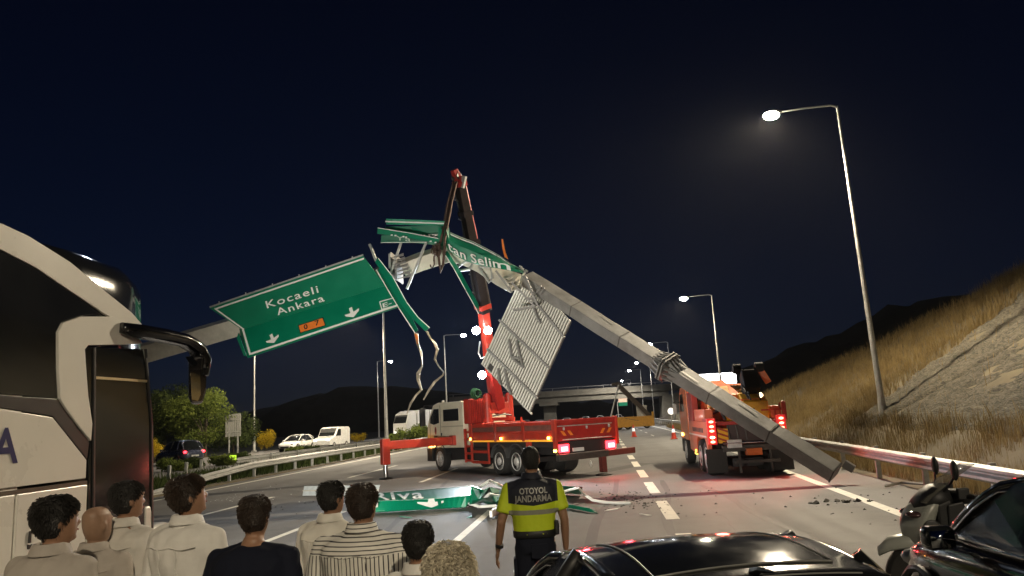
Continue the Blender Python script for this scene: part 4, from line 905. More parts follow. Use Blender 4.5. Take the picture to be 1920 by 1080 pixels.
mb = MB(); mb.tube([(.7,-.3,2.5),(.45,-.28,2.3),(.3,-.35,1.9),(.25,-.4,1.5)],.025,6); mb.build('winch_cable', plast, V); mb = MB(); mb.tube([(.7,-.5,2.5),(.4,-.55,2.35),(.35,-.6,2.1)],.02,6); mb.build('winch_cable', plast, V)
vb(1.5,2.2,.15,.6,2.5,2.62,'work_platform',galv)
for y, z, r_ in ((.55,1.95,.05),(.35,2.1,.04),(-.2,2.55,.035)):
    mb = MB(); mb.tube([(.2,y,z-.3),(.35,y+.1,z),(.8,y+.05,z+.12),(1.6,y-.1,z+.02),(2.6,y,z-.1)], r_, 6); mb.build('hydraulic_hose', plast, V, smooth=True)
for x, y in ((.6,.75),(1.4,.8),(2.2,.7)):
    mb = MB(); mb.cyl((x,y,2.0),(x,y,2.35),.07,.05,8); mb.build('stowed_jack', yel_p, V, smooth=True)
for y in (.55,.3,.05): mb = MB(); mb.tube([(.04,y,1.5),(.0,y-.02,1.3),(.03,y-.05,1.05)], .022, 5); mb.build('hanging_chain', dark_m, V)
vb(3.3,4.4,-.7,.7,1.6,2.3,'winch_cabinet',orange_t); vb(3.2,3.28,-.9,.9,2.3,2.75,'lamp_rack',dark_m)
for y in (-.75,.75): mb = MB(); mb.ball((3.15,y,2.8),.09,.09,.12); mb.build('beacon', mat('beacon_amber', (.7,.3,.03), .3, emit=((1,.5,.1),1.5), var=0), V, smooth='all')
# underlift and rear gear
mb = MB(); mb.cyl((-.12,.75,.97),(-.12,-.95,.97),.045,n=10); mb.build('tow_bar', chrome, V, smooth=True)
vb(-.16,-.05,.2,.62,.83,1.07,'number_plate',mat('plate_white', (.6,.6,.58)))
vb(-.05,.25,-.95,.75,.72,.9,'underlift_frame',dark_m); vb(-.2,.1,-.35,.1,.6,.8,'underlift_plate',orange_t)
mb = MB(); mb.bar((-.1,.45,.42),(-.1,-.85,.42),.12,.09); mb.build('underlift_crossbar', dark_m, V)
for y in (.3,-.6): mb = MB(); mb.bar((-.1,y,.1),(-.05,y,.75),.06,.06,(0,1,0)); mb.build('chain_hanger', dark_m, V)
vb(.3,1.6,-.45,.45,.25,.5,'axle',dark)
# ================================================================== COACH
BXr = -4.3
B = empty('coach', (-5.55, 0, 0), 0, 'white coach with black front door and long mirror arm, beside the onlookers', 'coach')
buswhite = mat('coach_white', (.74,.72,.66), .28, 0, .04, 1.2, coat=.5, dirt=.08)
busglass = mat('coach_dark_glass', (.012,.013,.014), .05, 0, .08, 2, spec=.6, coat=.4)
trim = mat('coach_trim', (.035,.034,.033), .35, 0, .1, 4)
def bring(Y, hw, zt, zb=.36, r=.22, cx=0):
    pts = [(-hw,zb),(-hw,1.2),(-hw,2.4),(-hw+.015,zt-r*1.4)]
    for i in range(5):
        a = math.pi*(1-.125*(i+.6)); pts.append((-hw+r+.02+r*math.cos(a)*1.0, zt-r+r*math.sin(a)))
    pts = pts + [(-x, z) for x, z in reversed(pts)]
    return [(x+cx, Y, z) for x, z in pts]
mb = MB(); mb.loft([bring(Y,1.243,3.72) for Y in (-5.4,-2,0,2,4,5.15)]); mb.build('body', buswhite, B, smooth=True)
mb = MB(); mb.loft([bring(5.15,1.24,3.72),bring(5.8,1.24,3.75,r=.25),bring(6.2,1.235,3.74,r=.28),bring(6.5,1.2,3.75,r=.28),bring(6.85,1.08,3.72,r=.3),bring(7.1,.9,3.66,r=.32),bring(7.28,.75,3.5,r=.32),bring(7.4,.68,3.2,r=.3),bring(7.46,.6,2.6,r=.28)]); mb.build('front_cap', busglass, B, smooth='all')
def bz(x, y): p = on_x(x/1.544, 380+y/1.544, BXr); return (p.y, p.z)
def bpoly(pts, name, m, lift, th=.012, parent=B, raw=False, bevel=.004):
    P = [(p if raw else bz(*p)) for p in pts]; mb = MB()
    mb.prism([(1.25+lift, y, z) for y, z in P], (-th,0,0)); return mb.build(name, m, parent, bevel=bevel)
c = lambda *p: [bz(x, y) for x, y in p]
swo = c((0,60),(80,97),(200,172),(300,255),(380,320),(416,362)); swi = c((405,366),(360,354),(300,322),(200,256),(100,188),(0,137))
bpoly([(-5.2,3.62)]+[(3.5,3.66)]+swo+swi+[(3.5,3.46),(-5.2,3.46)], 'roof_arch', buswhite, .012, .03, raw=True)
hook = [(163,375),(178,348),(230,330),(322,330),(372,362),(408,408),(350,411),(250,413),(240,425),(243,470),(250,560),(262,640),(258,690),(230,657),(186,598),(168,568),(163,480)]
bpoly(hook, 'door_surround', buswhite, .02, .04)
bpoly([(-5.2,3.44)]+[(3.5,3.44)]+c((0,139),(100,190),(200,258),(290,322),(230,328),(176,346),(161,375),(161,480),(166,566))+c((0,555))+[(3.5,2.47),(-5.2,2.47)], 'side_window', busglass, .004, .01, raw=True)
bpoly([(-5.2,2.46)]+[(3.5,2.46)]+c((0,557),(166,568),(186,600),(256,692),(250,742),(150,618),(0,594))+[(3.5,2.36),(-5.2,2.36)], 'belt_trim', trim, .008, .02, raw=True)
for Y in (-2.6, 1.1): bpoly([(Y,2.48),(Y+.03,2.48),(Y+.03,3.43),(Y,3.43)], 'window_seam', trim, .007, .01, raw=True, bevel=0)
dz = [bz(*p) for p in ((243,418),(412,424),(430,520),(438,640),(441,860),(441,985),(252,985),(256,740),(260,690),(252,560))]
dr = bpoly(dz+[], 'door', busglass, .006, .02, raw=True)
d0, d1 = bz(262,420)[0], bz(436,650)[0]
for a, b, w in (((272,507),(420,517),.022),): 
    p, q = bz(*a), bz(*b); mb = MB(); mb.bar((1.262,p[0],p[1]),(1.262,q[0],q[1]),.02,w); mb.build('door_bar', mat('brass_bar', (.6,.5,.3), .3, .6), dr)
for a, b in (((270,420),(266,980)),((418,424),(436,640)),((436,640),(437,985))):
    p, q = bz(*a), bz(*b); mb = MB(); mb.bar((1.262,p[0],p[1]),(1.262,q[0],q[1]),.016,.022); mb.build('door_frame', trim, dr)
sz_ = bz(0,842)[1]
for (Y0, Y1, nm) in ((-5.2,-1.2,'lower_panel'),(-1.17,2.0,'lower_panel'),(2.03,bz(43,840)[0]-.012,'lower_panel'),(bz(43,840)[0]+.012,bz(249,840)[0],'lower_panel')):
    bpoly([(Y0,.4),(Y1,.4),(Y1,sz_-.02),(Y0,sz_-.02)], nm, buswhite, .012, .02, raw=True, bevel=.008)
mb = MB(); mb.bar((1.252,-5.2,sz_+.002),(1.252,bz(249,812)[0],bz(249,812)[1]+.005),.02,.03); mb.build('seam_strip', mat('seam_dark', (.1,.08,.06), .4), B)
bpoly([(-5.2,sz_+.03),(bz(246,800)[0],bz(250,808)[1]+.03)]+c((248,745),(150,622),(0,597))+[(-5.2,2.34)], 'mid_panel', buswhite, .01, .02, raw=True, bevel=.006)
hy, hz_ = bz(76,1000)
mb = MB(); mb.tube([(1.268,bz(78,985)[0],bz(78,985)[1]),(1.268,bz(80,955)[0],bz(80,955)[1]),(1.268,bz(110,948)[0],bz(110,948)[1])],.012,6); mb.build('hatch_handle', trim, B)
bpoly([bz(74,990),bz(106,986),bz(106,1000),bz(74,1004)], 'hatch_lock', trim, .018, .02, raw=True)
bpoly([bz(416,880),bz(432,876),bz(441,900),bz(441,1000),bz(414,1000)], 'bumper_corner', buswhite, .014, .05, raw=True, bevel=.02)
navy_p = mat('livery_blue', (.012,.02,.1), .35)
a0, a1 = bz(-32,757), bz(46,751); ah = bz(20,648)[1]-a0[1]
v, f = text2d('A', 1, 1, .02); mb = MB(); mb.add([(1.25+.016, a0[0]+(a1[0]-a0[0])*a, a0[1]+ah*b/.73) for a, b in v], f); mb.build('livery_letter', navy_p, B, fix=False)
# mirror arm
def bx3(x, y, X): p = on_x(x/1.544, 380+y/1.544, X); return Vector((p.x+5.55, p.y, p.z))
mp = [(352,362),(400,372),(470,385),(530,398),(568,420),(586,455),(588,500)]; mb = MB(); rings = []
pm_ = [bx3(*p, -4.26+.03*i) for i, p in enumerate(mp)]
for i, ctr in enumerate(pm_):
    t = (pm_[min(i+1,6)]-pm_[max(i-1,0)]).normalized(); n_ = Vector((1,0,0)).cross(t).normalized(); wd = [.05,.07,.075,.07,.07,.065,.05][i]; dp = [.05,.09,.1,.1,.1,.1,.06][i]
    rings.append([ctr+n_*wd*math.cos(q)+Vector((1,0,0))*dp*math.sin(q) for q in [j*math.pi/5 for j in range(10)]])
mb.loft(rings); mi = mb.build('mirror_arm', blackgl, B, smooth='all')
mb = MB(); mb.prism([bx3(*p,-4.06) for p in ((546,450),(588,440),(598,490),(596,550),(586,582),(556,584),(546,560))], (-.1,.16,0)); mb.build('mirror_head', blackgl, mi, bevel=.03)
mb = MB(); mb.prism([bx3(*p,-4.055) for p in ((550,488),(578,482),(580,556),(572,574),(554,570))], (.004,0,0)); mb.build('mirror_glass', mat('mirror_silver', (.7,.72,.72), .03, 1, 0), mi)
mb = MB(); mb.prism([bx3(*p,-4.055) for p in ((536,446),(556,444),(574,468),(552,474))], (.004,0,0)); mb.build('mirror_glass', mat('mirror_silver', (.7,.72,.72)), mi)
for s in (1,-1):
    mb = MB(); mb.ball((s*.95,7.3,.85),.16,.05,.1); mb.build('headlamp', headl, B, smooth='all')
    light('headlight', 'SPOT', (s*.95,7.45,.85), 2000, (1,.93,.8), B, (s*.95+1.2,30,2.2), .1, 70, .8)  # coach beams added lit, aimed up to brighten signs and crane truck
for y in (4.1,-3.2):
    for s in (1,-1): wheel(B, 0, 0, .5, .3, 1).matrix_local = Matrix.Translation((s*1.06,y,.0)) @ Matrix.Rotation(-s*math.pi/2,4,'Z')
mb = MB(); mb.box(-1.2,1.2,6.6,7.3,.36,1.25); mb.build('front_bumper', buswhite, B, bevel=.08, seg=4)

# ================================================================== CARS
def car(name, label, loc, heading, paintm, L=3.6, Wd=1.72, Hr=1.44, detail=True, group=None, lit=False, chrome_trim=True, panel=True, brake=False, hatch=True, sub=1, hood=1.0):
    """x forward, y left. Body, roof, pillars, panes, lamps and wheels are parts"""
    root = empty(name, loc, heading, label, 'car', group); k = L/4.2; w = Wd/2; h = Hr
    def P(mb, nm, m, par=root, **kw): return mb.build(nm, m, par, **kw)
    st = [(-2.08,.5,.72,.62),(-2.02,.34,.9,.8),(-1.7,.26,.98,.95),(-1.0,.22,.975,1),(0,.21,.955,1),(.9,.22,.935,.99),(1.35,.24,.885*hood+.02,.97),(1.75,.27,.79*hood+.05,.91),(2.0,.32,.68,.78),(2.1,.42,.58,.6)]
    rings = []
    for x, zb, zt, f in st:
        hw = w*f; rings.append([(x*k,y,z) for y, z in ((-hw*.84,zb),(-hw*.98,zb+.1),(-hw,(zb+zt)*.5),(-hw*.975,zt-.1),(-hw*.9,zt-.015),(-hw*.5,zt+.025),(0,zt+.035),(hw*.5,zt+.025),(hw*.9,zt-.015),(hw*.975,zt-.1),(hw,(zb+zt)*.5),(hw*.98,zb+.1),(hw*.84,zb))])
    mb = MB(); mb.loft(rings); body = P(mb, 'body', paintm, smooth='all')
    if sub:
        m_ = body.modifiers.new('sub','SUBSURF'); m_.levels = m_.render_levels = sub
    # roof line: (x, z) stations; half widths
    A0 = (.98*k, .95, w*.83); A1 = (.22*k, h-.075, w*.655); R1 = ((-1.35 if hatch else -1.15)*k, h-.06, w*.655); R0 = ((-1.88 if hatch else -1.75)*k, 1.0, w*.8)
    def rs(t, y):                                  # roof surface
        x = A1[0]+(R1[0]-A1[0])*t; crown = h*1.0+.0
        z = (A1[1]+(R1[1]-A1[1])*t) + .07*math.sin(math.pi*min(max(t,0),1)) + .035*(1-(y/A1[2])**2)
        return (x, y, z)
    rows = []
    for i in range(11):
        t = -.03+1.06*i/10; rows.append([rs(t, A1[2]*1.02*math.sin(math.pi/2*(-1+2*j/12))) for j in range(13)])
    mb = MB(); mb.loft(rows, closed=False, caps=False); rf = P(mb, 'roof', paintm, smooth='all', fix=False)
    so = rf.modifiers.new('s','SOLIDIFY'); so.thickness = .03; so.offset = -1
    if panel:
        rows = [[(lambda p: (p[0],p[1],p[2]+.004))(rs(.12+.75*i/8, A1[2]*.72*(-1+2*j/8))) for j in range(9)] for i in range(9)]
        mb = MB(); mb.loft(rows, closed=False, caps=False); P(mb, 'roof_glass', mat('roof_glass_dark', (.006,.007,.007), .05, 0, .1, 6, spec=.6), rf, smooth='all', fix=False)
        seam = mat('roof_seam', (.16,.16,.15), .4)
        edge = [rs(.12+.75*i/8, A1[2]*.72) for i in range(9)]+[rs(.87, A1[2]*.72*(1-2*j/8)) for j in range(1,9)]+[rs(.87-.75*i/8, -A1[2]*.72) for i in range(1,9)]
        mb = MB(); mb.tube([Vector(p)+Vector((0,0,.005)) for p in edge], .005, 5); P(mb, 'roof_seam', seam, rf)
        mb = MB(); mb.tube([Vector(rs(.985, A1[2]*.8*(1-2*j/8)))+Vector((0,0,.004)) for j in range(9)], .005, 5); P(mb, 'roof_seam', seam, rf)
        mb = MB(); mb.tube([Vector(rs(.93,0))+Vector((0,.0,.0)), Vector(rs(.97,0))+Vector((-.02,0,.03)), Vector(rs(1.05,0))+Vector((-.05,0,.05))], [.02,.015,.004], 6); P(mb, 'aerial', plast, rf)
    for s in (1,-1):
        def bow(a, b, n=6, out=.03, up=.03): 
            a = Vector(a); b = Vector(b); return [a.lerp(b,i/n)+Vector((0,s*out,up))*math.sin(math.pi*i/n) for i in range(n+1)]
        a0 = (A0[0],s*A0[2],A0[1]); a1 = (A1[0],s*A1[2],A1[1]); r1 = (R1[0],s*R1[2],R1[1]); r0 = (R0[0],s*R0[2],R0[1]); b0 = (-.28*k,s*w*.97,.96); bt = rs(.33, s*A1[2]); c0 = (-1.25*k,s*w*.95,.98); ct = rs(.8, s*A1[2])
        rail = [Vector(rs(i/8, s*A1[2]))+Vector((0,-s*.012,-.03)) for i in range(9)]
        mb = MB(); mb.tube(bow(a0,a1)[:-1]+rail+bow(r1,r0)[1:], .036, 8); P(mb, 'pillar_rail', paintm, smooth='all')
        for q0, q1, r_ in ((b0,bt,.04),(c0,ct,.05)):
            mb = MB(); mb.tube(bow(q0,q1,6,.02,0), r_, 6); P(mb, 'pillar', plast if r_ < .045 else paintm, smooth='all')
        # panes
        fw = (.62*k,s*w*.95,.945)
        def pane(pts, nm='side_window'):
            P_ = [Vector(p) for p in pts]; cc = sum(P_, Vector())/len(P_); mb = MB(); mb.prism([cc+(p-cc)*.97 for p in P_], (0,-s*.006,0)); return P(mb, nm, wglass)
        mid = [Vector(p) for p in bow(a0,a1)][2:5]
        pane([(A0[0]-.06,s*A0[2]*1.04,.95)]+[p for p in mid]+[a1, rs(.15,s*A1[2]), bt, b0]); pane([b0, bt, rs(.55,s*A1[2]), ct, c0])
        if hatch: pane([c0, ct, r1, (R0[0]+.1,s*R0[2],1.03)], 'quarter_window')
        if chrome_trim:
            mb = MB(); tr = [Vector((A0[0]-.02,s*(A0[2]*1.05+.02),.95))]+[p+Vector((0,s*.035,-.035)) for p in bow(a0,a1)[1:-1]]+[p+Vector((0,s*.03,-.045)) for p in rail]+[p+Vector((0,s*.035,-.03)) for p in bow(r1,r0)[1:-1]]
            mb.tube(tr, .009, 6); P(mb, 'window_trim', chrome, smooth='all')
            mb = MB(); mb.tube([(A0[0]-.05,s*w*.93,.955),(0,s*w*.985,.968),(c0[0],s*w*.97,.985),(R0[0]+.1,s*w*.88,1.0)], .01, 6); P(mb, 'window_trim', chrome)
        # mirrors, lamps, wheels
        mb = MB(); mb.box(.58*k,.74*k,s*(w+.1)-.11,s*(w+.1)+.11,.9,1.06); mr = P(mb, 'mirror', paintm, smooth='all', bevel=.05, seg=4); mb = MB(); mb.bar((.74*k,s*w*.93,.96),(.73*k,s*(w+.04),.98),.06,.04); P(mb, 'mirror_stalk', plast, mr)
        mb = MB(); mb.box(.575*k,.581*k,s*(w+.1)-.085,s*(w+.1)+.085,.925,1.035); P(mb, 'mirror_glass', mat('mirror_silver', (.7,.72,.72)), mr, smooth='all')
        mb = MB(); mb.ball((1.88*k,s*w*.68,.66), .13,.17,.075); hl = P(mb, 'headlamp', headl if lit else mat('headlamp_off', (.5,.5,.5), .15, .3), smooth='all')
        mb = MB(); mb.ball((-1.98*k,s*w*.76,.82), .07,.13,.09); P(mb, 'tail_lamp', tail if (lit or brake) else mat('tail_off', (.25,.01,.01), .2, coat=.5), smooth='all')
        for x in (1.3*k,-1.25*k):
            wheel(root, x, s*(w-.09), .31, .2, s, hub=1.0)
            mb = MB(); mb.tube([(x+.36*math.cos(a), s*(w-.0), .31+.36*math.sin(a)) for a in [math.pi*i/8 for i in range(9)]], .03, 6); P(mb, 'wheel_arch', plast, smooth=True)
    def gl(a, b, nm):
        rows = []
        for i in range(5):
            t = i/4; rows.append([(a[0]+(b[0]-a[0])*t+.05*(1-(y)**2)*(1 if a[0] > 0 else -1), y*(a[2]+(b[2]-a[2])*t)*.97, a[1]+(b[1]-a[1])*t+.03*math.sin(math.pi*t)+.03*t*(1-y*y)) for y in (-1,-.6,-.2,.2,.6,1)])
        mb = MB(); mb.loft(rows, closed=False, caps=False); o = P(mb, nm, wglass, smooth='all', fix=False)
        so = o.modifiers.new('s','SOLIDIFY'); so.thickness = .006
    gl(A0, A1, 'windscreen'); gl(R0, R1, 'rear_window')
    mb = MB(); mb.box(-2.11*k,-2.05*k,-.26,.26,.5,.61); P(mb, 'number_plate', mat('plate_white', (.6,.6,.58)))
    mb = MB(); mb.box(2.02*k,2.1*k,-.4,.4,.34,.5); P(mb, 'grille', plast)
    if detail:
        seatm = mat('car_seat', (.03,.03,.032), .7, 0, .2)
        for s in (1,-1):
            mb = MB(); mb.box(-.1*k,.35*k,s*.36-.24,s*.36+.24,.45,.6); seat = P(mb, 'seat', seatm, bevel=.05)
            mb = MB(); mb.bar((-.12*k,s*.36,.55),(-.32*k,s*.36,1.12),.46,.12,(1,0,0)); P(mb, 'seat_back', seatm, seat, bevel=.05, seg=3)
            mb = MB(); mb.bar((-.33*k,s*.36,1.12),(-.35*k,s*.36,1.3),.26,.1,(1,0,0)); P(mb, 'headrest', seatm, seat, bevel=.04, seg=3)
        mb = MB(); mb.box(-1.2*k,-.85*k,-.62,.62,.5,.95); P(mb, 'rear_bench', seatm, bevel=.06)
        mb = MB(); mb.box(.45*k,.85*k,-w*.85,w*.85,.7,.9); P(mb, 'dashboard', plast, bevel=.05)
        mb = MB(); mb.tube([(.4*k,.36+.18*math.cos(a),.92+.16*math.sin(a)) for a in [i*math.pi/8 for i in range(17)]], .016, 6); P(mb, 'steering_wheel', plast, smooth=True)
    return root
hd = math.pi/2+R(15)
carA = car('parked_car', 'glossy dark hatchback in the foreground, only its roof and window arch showing', (.56-.26*.93, 3.42+.966*.93, 0), hd, carpaint, L=3.4, Hr=1.39)
carB = car('parked_car', 'black car at the lower right corner with side window and mirror showing', (3.38, 5.45, 0), math.pi/2+R(5), carpaint, L=3.7, Wd=1.74, Hr=1.46, chrome_trim=True, panel=False); carB.scale = (1,1,1.06)

# ================================================================== SCOOTER
SC = empty('scooter', (3.62, 8.0, 0), math.pi-R(8), 'white and black maxi scooter with tall windscreen, parked by the black car', 'scooter')
scw = mat('scooter_white', (.32,.33,.3), .3, 0, .08, 5, coat=.6)
def sb(mb, n_, m, par=SC, **k): return mb.build(n_, m, par, **k)
for x, r in ((.62,.29),(-.75,.29)):
    mb = MB(); mb.lathe([(r*.62,-.05),(r*.9,-.065),(r,-.03),(r,.03),(r*.9,.065),(r*.62,.05)],24,'y',(x,0,r)); t = sb(mb,'wheel',rubber,smooth=True); mb = MB(); mb.lathe([(r*.66,-.04),(r*.3,-.02),(.04,-.05),(.04,.05),(r*.3,.02),(r*.66,.04)],16,'y',(x,0,r)); sb(mb,'rim',steel,t,smooth=True)
mb = MB(); mb.loft([[(x, y*w_, z) for y, z in ((-1,z0),(-.8,z1),(0,z1+.03),(.8,z1),(1,z0),(.8,z0-.02),(0,z0-.02),(-.8,z0-.02))] for x, w_, z0, z1 in ((.95,.04,.5,.53),(.85,.09,.55,.62),(.62,.1,.58,.66),(.42,.08,.5,.6))]); sb(mb,'front_mudguard',scw,smooth='all')
for y in (.1,-.1): mb = MB(); mb.cyl((.62,y,.29),(.42,y,.85),.025,n=8); sb(mb,'fork',chrome)
SC.scale = (1.03,1.03,1.06)
# front fairing shell
rings = [[(x+dx*(1-abs(y)), y*w_, z) for y in (-1,-.7,-.35,0,.35,.7,1)]+[(x-.12, y*w_*.8, z) for y in (1,.5,0,-.5,-1)] for x, w_, z, dx in ((.5,.12,.42,.12),(.56,.2,.58,.16),(.58,.25,.75,.18),(.54,.26,.88,.18),(.45,.22,.98,.14),(.38,.15,1.03,.1))]
mb = MB(); mb.loft(rings); sb(mb,'front_fairing',scw,smooth='all').modifiers.new('s','SUBSURF').render_levels = 1
for s in (1,-1):
    mb = MB(); mb.ball((.6,s*.12,.86),.09,.09,.035); sb(mb,'headlamp',mat('scooter_lamp', (.08,.04,.04), .08, .2, coat=1),smooth='all')
    mb = MB(); mb.ball((.5,s*.245,.72),.09,.012,.11); sb(mb,'air_vent',plast,smooth='all')
    mb = MB(); mb.tube([(.38,s*.1,1.0),(.3,s*.22,1.12),(.27,s*.3,1.2)],.012,6); ml = sb(mb,'mirror_stalk',plast); mb = MB(); mb.ball((.26,s*.31,1.26),.03,.07,.09); sb(mb,'mirror',plast,ml,smooth='all')
    mb = MB(); mb.tube([(.22,s*.05,1.0),(.2,s*.2,1.02),(.14,s*.36,1.03)],.016,8); sb(mb,'handlebar',plast,smooth=True); mb = MB(); mb.tube([(.16,s*.3,1.03),(.13,s*.4,1.03)],.024,8); sb(mb,'grip',rubber)
    mb = MB(); mb.box(.15,.25,s*.24-.02,s*.24+.04,1.0,1.1); sb(mb,'lever_block',plast,bevel=.01)
    mb = MB(); mb.prism([(x,s*.2,z) for x, z in ((.45,.45),(.42,.95),(.3,1.0),(.22,.7),(-.05,.45),(-.1,.3),(.3,.28))], (0,-s*.04,0)); sb(mb,'leg_shield',plast,bevel=.02)
    mb = MB(); mb.prism([(x,s*.19,z) for x, z in ((-.1,.3),(-.15,.62),(-.5,.78),(-1.1,.88),(-1.15,.75),(-.7,.5),(-.4,.32))], (0,-s*.06,0)); sb(mb,'body_panel',scw,bevel=.03)
rows = [[(.52-.02*i-.36*(i/6)**1.2+.06*(1-y*y), y*(.23-.06*i/6), .97+.33*i/6) for y in (-1,-.6,-.2,.2,.6,1)] for i in range(7)]
mb = MB(); mb.loft(rows, closed=False, caps=False); ws = sb(mb,'windscreen',glass('scooter_screen', (.2,.19,.16), .5),smooth='all',fix=False); so = ws.modifiers.new('s','SOLIDIFY'); so.thickness = .004
mb = MB(); mb.loft([[(x, y*w_, z) for y, z in ((-1,z0),(-.7,z1),(.7,z1),(1,z0))] for x, w_, z0, z1 in ((.05,.1,.62,.74),(-.2,.17,.7,.8),(-.55,.18,.74,.84),(-.7,.16,.82,.94),(-1.05,.1,.86,.95))]); sb(mb,'seat',plast,smooth='all')
mb = MB(); mb.loft([[(x, y*w_, z) for y, z in ((-1,.95),(-.6,1.06),(.6,1.06),(1,.95))] for x, w_ in ((.42,.14),(.25,.2),(.1,.14))]); sb(mb,'dash_cowl',plast,smooth='all')
mb = MB(); mb.loft([[(x, y*w_, z) for y, z in ((-1,z0),(-.75,z1),(0,z1+.03),(.75,z1),(1,z0))]+[(x-.05, y*w_*.8, z0-.05) for y in (1,0,-1)] for x, w_, z0, z1 in ((.6,.1,.92,.95),(.52,.19,.95,1.02),(.42,.22,.98,1.09),(.3,.2,1.0,1.1))]); sb(mb,'upper_cowl',plast,smooth='all')
for s in (1,-1):
    mb = MB(); mb.prism([(x,s*.225,z) for x, z in ((.44,.4),(.36,.62),(.34,.95),(.2,.98),(.1,.6),(-.2,.4))], (0,-s*.03,0)); sb(mb,'inner_shield',plast,bevel=.015)
    mb = MB(); mb.tube([(.2,s*.2,1.03),(.3,s*.16,.9),(.4,s*.1,.7)],.008,5); sb(mb,'brake_cable',rubber)
mb = MB(); mb.bar((.3,0,.3),(-.6,0,.3),.3,.14); sb(mb,'frame',dark); mb = MB(); mb.tube([(.1,.15,.25),(-.05,.28,.02)],.014,6); sb(mb,'side_stand',steel)
mb = MB(); mb.ball((-1.12,0,.82),.05,.09,.05); sb(mb,'tail_lamp',mat('tail_off', (.25,.01,.01)),smooth='all')
# ================================================================== PEOPLE
def vox(mb, voxel, smooth, name):
    me = mb.mesh('tmp'); o = bpy.data.objects.new('tmp', me); col.objects.link(o)
    r = o.modifiers.new('r','REMESH'); r.mode = 'VOXEL'; r.voxel_size = voxel; r.use_smooth_shade = True
    if smooth: s = o.modifiers.new('s','SMOOTH'); s.factor = .5; s.iterations = smooth
    dg = bpy.context.evaluated_depsgraph_get(); out = bpy.data.meshes.new_from_object(o.evaluated_get(dg)); out.name = name
    bpy.data.objects.remove(o); bpy.data.meshes.remove(me)
    for p in out.polygons: p.use_smooth = True
    return out
def cap(mb, pts, rs):
    pts = [Vector(p) for p in pts]
    mb.tube(pts, rs, 12); mb.ball(pts[0], rs[0], n=12, m=8); mb.ball(pts[-1], rs[-1], n=12, m=8)
    for p, r in zip(pts[1:-1], rs[1:-1]): mb.ball(p, r, n=12, m=8)
def stack(mb, rows, n=20, M=None):
    rings = []
    for z, rx, ry, cx, cy in rows:
        ring = [Vector((cx+rx*math.copysign(abs(math.cos(a))**.85,math.cos(a)), cy+ry*math.copysign(abs(math.sin(a))**.85,math.sin(a)), z)) for a in [2*math.pi*j/n for j in range(n)]]
        rings.append([M @ p for p in ring] if M else ring)
    mb.loft(rings)
HEAD = [(1.44,.06,.063,0,-.012),(1.49,.054,.06,0,-.006),(1.525,.05,.066,0,.02),(1.55,.061,.083,0,.018),(1.58,.069,.092,0,.012),(1.62,.0735,.0975,0,.006),(1.66,.0755,.1,0,.002),(1.7,.0715,.095,0,-.002),(1.73,.054,.074,0,-.004),(1.745,.03,.042,0,-.004),(1.75,.008,.01,0,-.004)]
def head_r(z):
    for a, b in zip(HEAD, HEAD[1:]):
        if a[0] <= z <= b[0]:
            t = (z-a[0])/(b[0]-a[0]); return [a[i]+(b[i]-a[i])*t for i in (1,2,3,4)]
    return [.01,.01,0,0]
TORSO = [(.93,.17,.12,0,.0),(1.02,.163,.113,0,.0),(1.12,.17,.115,0,-.005),(1.24,.188,.122,0,-.012),(1.33,.198,.122,0,-.018),(1.385,.19,.108,0,-.018),(1.425,.14,.085,0,-.014),(1.455,.08,.07,0,-.01)]
skin = {}
def skinm(k, c): return mat('skin_'+k, c, .5, 0, .1, 14, .1, 90)
def fabric(name, c, scale=5):
    return mat(name, c, .85, 0, .08, scale, .5, 9, spec=.2)
def striped():
    m = bpy.data.materials.new('striped_cotton'); m.use_nodes = True; nt = m.node_tree; n = nt.nodes; l = nt.links; b = n['Principled BSDF']; b.inputs['Roughness'].default_value = .85
    tc = n.new('ShaderNodeTexCoord'); sp_ = n.new('ShaderNodeSeparateXYZ'); l.new(tc.outputs['Object'], sp_.inputs[0])
    yk = n.new('ShaderNodeMath'); yk.operation = 'GREATER_THAN'; l.new(sp_.outputs[2], yk.inputs[0]); yk.inputs[1].default_value = 1.335
    mx = n.new('ShaderNodeMix'); mx.data_type = 'FLOAT'; l.new(yk.outputs[0], mx.inputs[0]); l.new(sp_.outputs[0], mx.inputs[2]); l.new(sp_.outputs[2], mx.inputs[3])
    mo = n.new('ShaderNodeMath'); mo.operation = 'MULTIPLY'; l.new(mx.outputs[0], mo.inputs[0]); mo.inputs[1].default_value = 44
    fr = n.new('ShaderNodeMath'); fr.operation = 'FRACT'; l.new(mo.outputs[0], fr.inputs[0])
    gt = n.new('ShaderNodeMath'); gt.operation = 'LESS_THAN'; l.new(fr.outputs[0], gt.inputs[0]); gt.inputs[1].default_value = .26
    cm_ = n.new('ShaderNodeMix'); cm_.data_type = 'RGBA'; l.new(gt.outputs[0], cm_.inputs[0]); cm_.inputs[6].default_value = (.7,.68,.62,1); cm_.inputs[7].default_value = (.05,.045,.045,1); l.new(cm_.outputs[2], b.inputs['Base Color'])
    t3 = n.new('ShaderNodeTexNoise'); t3.inputs['Scale'].default_value = 9; l.new(tc.outputs['Object'], t3.inputs['Vector']); bp = n.new('ShaderNodeBump'); bp.inputs['Strength'].default_value = .5; bp.inputs['Distance'].default_value = .02; l.new(t3.outputs[0], bp.inputs['Height']); l.new(bp.outputs[0], b.inputs['Normal'])
    return m
